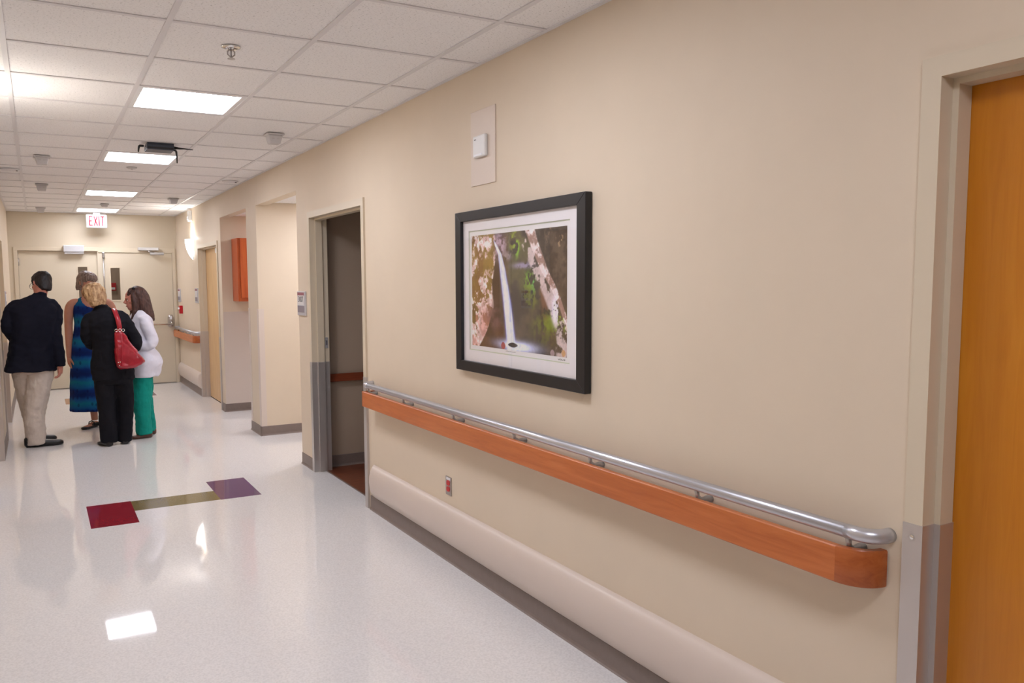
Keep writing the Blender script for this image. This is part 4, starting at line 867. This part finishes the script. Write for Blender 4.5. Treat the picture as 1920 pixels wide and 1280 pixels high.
# --- the woman in the black suit carrying the red bag, back to the camera
def build_suit():
    y = 8.62
    P = thing('person', (.08,y,0), 'short haired blonde woman in black trouser suit, back turned, carrying the red bag', 'person')
    jk = [(.094,y,.660,.188,.150),(.092,y,.76,.186,.152),(.086,y,.88,.170,.138),(.078,y,1.00,.158,.125),(.068,y,1.10,.166,.125),(.058,y-.005,1.20,.178,.128),(.052,y,1.27,.178,.115),(.045,y,1.315,.145,.09),(.030,y+.005,1.348,.088,.070),(.018,y+.008,1.378,.060,.058),(.012,y+.01,1.398,.052,.052)]
    armL = [(-.085,y,1.275),(-.112,y,1.20),(-.118,y+.03,1.06),(-.075,y+.14,.99),(0,y+.24,1.02)]; rL = [.055,.058,.052,.046,.04]
    armR = [(.195,y,1.275),(.238,y,1.20),(.305,y-.01,1.04),(.300,y-.005,.975),(.225,y+.09,.95),(.14,y+.14,1.0)]; rR = [.056,.062,.062,.060,.05,.04]
    legL = [(.02,y,.80),(.022,y,.62),(.024,y,.42),(.028,y,.20),(.024,y-.005,.035)]; qL = [.115,.106,.086,.080,.080]
    legR = [(.168,y,.80),(.176,y,.62),(.190,y,.42),(.182,y+.02,.20),(.172,y+.03,.03)]; qR = [.110,.096,.078,.070,.066]
    armR, rR = inn(armR, .055, rR); armL, rL = inn(armL, .055, rL)
    hm = HM((-.018,y+.018,1.378), 14, -14, -9, .97)
    bm = B(); rings_loft(bm, shrink(crom(jk),.032)); limb(bm, armL, thin(rL,.024)); limb(bm, armR, thin(rR,.024)); tube(bm, legL+[(.025,y,.02)], thin(qL,.03)+[.035]); tube(bm, legR+[(.172,y+.03,.02)], thin(qR,.03)+[.03])
    tube(bm, [(.015,y+.005,1.33),(.000,y+.012,1.39),(-.012,y+.015,1.44)], [.056,.050,.048]); head(bm, hm)
    foot(bm, (.03,y-.06,0), (-.02,y+.14,0)); foot(bm, (.175,y-.03,0), (.19,y+.18,0))
    hand(bm, (0,y+.24,1.02), (1,.3,.1), (0,0,1), (0,-1,0), .6, .9); hand(bm, (.14,y+.14,1.0), (-1,.3,.1), (0,0,1), (0,-1,0), .6, .9)
    place('body', remeshed(bm, .0045, 2, .4), 'skin_suit', P)
    bm = B(); rings_loft(bm, crom(jk), 32); limb(bm, armL, rL); limb(bm, armR, rR)
    tube(bm, [(-.035,y-.04,1.375),(.015,y-.052,1.388),(.065,y-.035,1.372)], [.015,.017,.015], 8)
    place('jacket', remeshed(bm, .008, 4, .6, .013, 9., seed=7), 'black_wool', P)
    bm = B(); rings_loft(bm, [(.095,y,.62,.170,.135),(.094,y,.80,.172,.14),(.085,y,.95,.15,.12)]); limb(bm, legL, qL, 18); limb(bm, legR, qR, 18)
    place('trousers', remeshed(bm, .008, 4, .6, .009, 10., (1,1,.5), seed=8), 'black_wool', P)
    for h_, t_ in (((.035,y-.075,0),(-.045,y+.14,0)),((.17,y-.04,0),(.19,y+.19,0))):
        bm = B(); shoe(bm, h_, t_, .044, .06); place('shoe', remeshed(bm, .005, 2, .7), 'black_leather', P)
    hr = [(0,-.056,-.004,.058,.036),(0,-.050,.030,.080,.058),(0,-.040,.075,.092,.078),(0,-.028,.115,.098,.096),(0,-.014,.155,.100,.112),(0,-.006,.190,.092,.114),(0,-.008,.220,.070,.092),(0,-.010,.238,.030,.040)]
    bm = B(); rings_loft(bm, crom(hr), 28, hm)
    for k in range(16):
        a = k*2*math.pi/16; r_ = random.Random(k); tube(bm, [hm @ Vector(q) for q in ((.05*math.cos(a),-.01+.06*math.sin(a),.218),(.088*math.cos(a),-.02+.095*math.sin(a),.16),(.096*math.cos(a),-.03+.09*math.sin(a)*.9,.10+.02*r_.random()))] if math.sin(a) < .5 else [hm @ Vector(q) for q in ((.03*math.cos(a),0,.225),(.06*math.cos(a),.06,.205))], [.016,.018,.010] if math.sin(a) < .5 else [.016,.014], 8)
    place('hair', remeshed(bm, .006, 2, .8, .008, 26., (1,1,.5)), 'hair_blond', P)
    face_bits('hair_blond', hm, P)
build_suit()
# --- the woman in the white jacket and teal scrub trousers, in profile facing left
def build_coat():
    y = 8.95
    P = thing('person', (.40,y,0), 'long haired brunette woman in white jacket and teal scrub trousers, in profile', 'person')
    def rg(z, x0, x1, ry): return ((x0+x1)/2, y, z, (x1-x0)/2, ry)
    jk = [rg(.636,.272,.556,.170),rg(.72,.268,.578,.186),rg(.80,.270,.598,.192),rg(.87,.274,.560,.185),rg(.945,.282,.512,.165),rg(1.04,.272,.512,.160),rg(1.14,.268,.518,.165),rg(1.22,.282,.508,.172),rg(1.275,.312,.480,.150),rg(1.31,.335,.452,.095),rg(1.335,.345,.435,.062)]
    armL = [(.42,y-.135,1.245),(.435,y-.160,1.18),(.480,y-.170,1.02),(.430,y-.165,.965),(.33,y-.13,.985)]; rL = [.055,.060,.058,.052,.042]
    armR = [(.40,y+.135,1.245),(.41,y+.165,1.17),(.43,y+.17,1.0),(.33,y+.15,.96),(.22,y+.12,1.0)]; rR = [.055,.058,.052,.046,.04]
    legL = [(.395,y-.06,.80),(.385,y-.065,.60),(.372,y-.07,.40),(.376,y-.075,.20),(.380,y-.08,.04)]; qL = [.090,.096,.088,.076,.078]
    legR = [(.400,y+.07,.80),(.405,y+.07,.60),(.415,y+.075,.40),(.440,y+.08,.20),(.452,y+.085,.04)]; qR = [.090,.092,.080,.066,.060]
    hm = HM((.372,y,1.332), 90, -8, 0, .97)
    bm = B(); rings_loft(bm, shrink(crom(jk),.032)); limb(bm, armL, thin(rL,.024)); limb(bm, armR, thin(rR,.024)); tube(bm, legL+[(.38,y-.08,.02)], thin(qL,.03)+[.035]); tube(bm, legR+[(.452,y+.085,.02)], thin(qR,.025)+[.03])
    tube(bm, [(.395,y,1.27),(.388,y,1.33),(.380,y,1.39)], [.056,.050,.048]); head(bm, hm)
    foot(bm, (.44,y-.09,0), (.27,y-.10,0)); foot(bm, (.50,y+.085,0), (.36,y+.08,0))
    hand(bm, (.33,y-.13,.985), (-1,.6,.1), (0,0,1), (0,1,0), .6, .9); hand(bm, (.22,y+.12,1.0), (-1,-.3,.1), (0,0,1), (0,-1,0), .6, .9)
    place('body', remeshed(bm, .0045, 2, .4), 'skin_coat', P)
    bm = B(); rings_loft(bm, crom(jk), 32); limb(bm, armL, rL); limb(bm, armR, rR)
    j = place('jacket', remeshed(bm, .0075, 3, .6, .013, 9., (1,1,.9), seed=11), 'white_cotton', P)
    bm = B(); rings_loft(bm, [(.398,y,.60,.095,.140),(.41,y,.75,.105,.150),(.40,y,.90,.09,.13)]); limb(bm, legL, qL, 18); limb(bm, legR, qR, 18)
    place('trousers', remeshed(bm, .0075, 3, .6, .010, 12., (1,1,.6), seed=12), 'teal_scrub', P)
    for h_, t_ in (((.455,y-.09,0),(.255,y-.105,0)),((.515,y+.085,0),(.35,y+.08,0))):
        bm = B(); shoe(bm, h_, t_, .045, .068); place('shoe', remeshed(bm, .005, 2, .7), 'brown_leather', P)
    hr = [rg(1.212,.455,.536,.05),rg(1.245,.420,.536,.085),rg(1.28,.372,.532,.100),rg(1.33,.338,.524,.104),rg(1.39,.326,.512,.104),rg(1.44,.318,.500,.102),rg(1.475,.306,.488,.098),rg(1.505,.292,.474,.094),rg(1.535,.296,.456,.082),rg(1.560,.330,.430,.055),rg(1.572,.36,.40,.02)]
    bm = B(); rings_loft(bm, crom(hr), 28)
    for s in (-1,1): tube(bm, [(.330,y+s*.070,1.50),(.340,y+s*.080,1.42),(.345,y+s*.082,1.34),(.332,y+s*.085,1.27),(.305,y+s*.088,1.232)], [.02,.028,.03,.026,.010], 8)
    tube(bm, [(.345,y-.06,1.545),(.300,y-.05,1.512),(.284,y-.045,1.478)], [.022,.022,.012], 8)
    hobj = place('hair', remeshed(bm, .006, 2, .8, .005, 30., (1,1,.25)), 'hair_brunette', P)
    bm = B(); tube(bm, [(.325,y-.075,1.545),(.345,y-.085,1.555)], [.010,.014], 8); obj('hair_clip', bm, 'black_plastic', hobj, smooth=True)
    face_bits('hair_dark', hm, P)
build_coat()
# --- red leather shoulder bag
def build_bag():
    yb = 8.40
    g = thing('handbag', (.22,yb,.78), 'glossy red leather shoulder bag hanging from the blonde woman in black', 'handbag')
    out = [(.102,1.115),(.100,.98),(.104,.86),(.112,.792),(.135,.777),(.20,.775),(.27,.785),(.330,.808),(.366,.838),(.362,.852),(.325,.905),(.275,.98),(.225,1.06),(.185,1.125),(.160,1.150),(.125,1.150)]
    bm = B(); cx, cz = .20, .92; R = []
    for yy, k in ((-.055,.80),(-.045,.93),(-.02,1.),(.02,1.),(.045,.93),(.055,.80)): R.append([bm.verts.new((cx+(x-cx)*k, yb+yy*(1.25 if z < .95 else .75), cz+(z-cz)*k)) for x, z in out])
    n = len(out)
    for i in range(5):
        for j in range(n): bm.faces.new((R[i][j],R[i][(j+1)%n],R[i+1][(j+1)%n],R[i+1][j]))
    bm.faces.new(R[0][::-1]); bm.faces.new(R[-1])
    me = remeshed(bm, .006, 3, .7, .007, 13., (1,1,.8), seed=4); body = place('body', me, 'red_leather', g)
    def strap(p, w=.017, t=.004):
        bm = B(); tube(bm, p, [(t,w)]*len(p), 10); return bm
    pts = [(.150,yb,1.135),(.150,yb-.004,1.19),(.140,yb+.012,1.26),(.128,yb+.055,1.31),(.122,yb+.13,1.345),(.122,yb+.19,1.355),(.126,yb+.25,1.34)]
    bm = B(); R = []
    for x, yy, z in pts: R.append([(x-.022,yy,z),(x+.022,yy,z)])
    v_ = [[bm.verts.new(a), bm.verts.new(b)] for a, b in R]
    for i in range(len(v_)-1): bm.faces.new((v_[i][0],v_[i][1],v_[i+1][1],v_[i+1][0]))
    s_ = obj('strap', bm, 'red_leather', g, smooth=True); md = s_.modifiers.new('t','SOLIDIFY'); md.thickness = .007; md.offset = 0
    for x in (.118,.150,.178):
        bm = B(); tube(bm, [(x+.013*math.cos(a),yb-.045,1.152+.013*math.sin(a)) for a in [k*math.pi/8 for k in range(17)]], .003, 6); obj('ring', bm, 'chrome', g, smooth=True)
    for x, z in ((.122,.845),(.138,.848),(.130,.815)):
        bm = B(); bmesh.ops.create_icosphere(bm, subdivisions=2, radius=.006, matrix=Matrix.Translation((x,yb-.066,z))); obj('stud', bm, 'chrome', g, smooth=True)
    bm = B(); tube(bm, [(.165,yb-.052,1.12),(.160,yb-.066,1.0),(.155,yb-.070,.90),(.152,yb-.068,.82)], [.003,.004,.004,.002], 6); obj('seam', bm, 'red_leather', g, smooth=True)
build_bag()
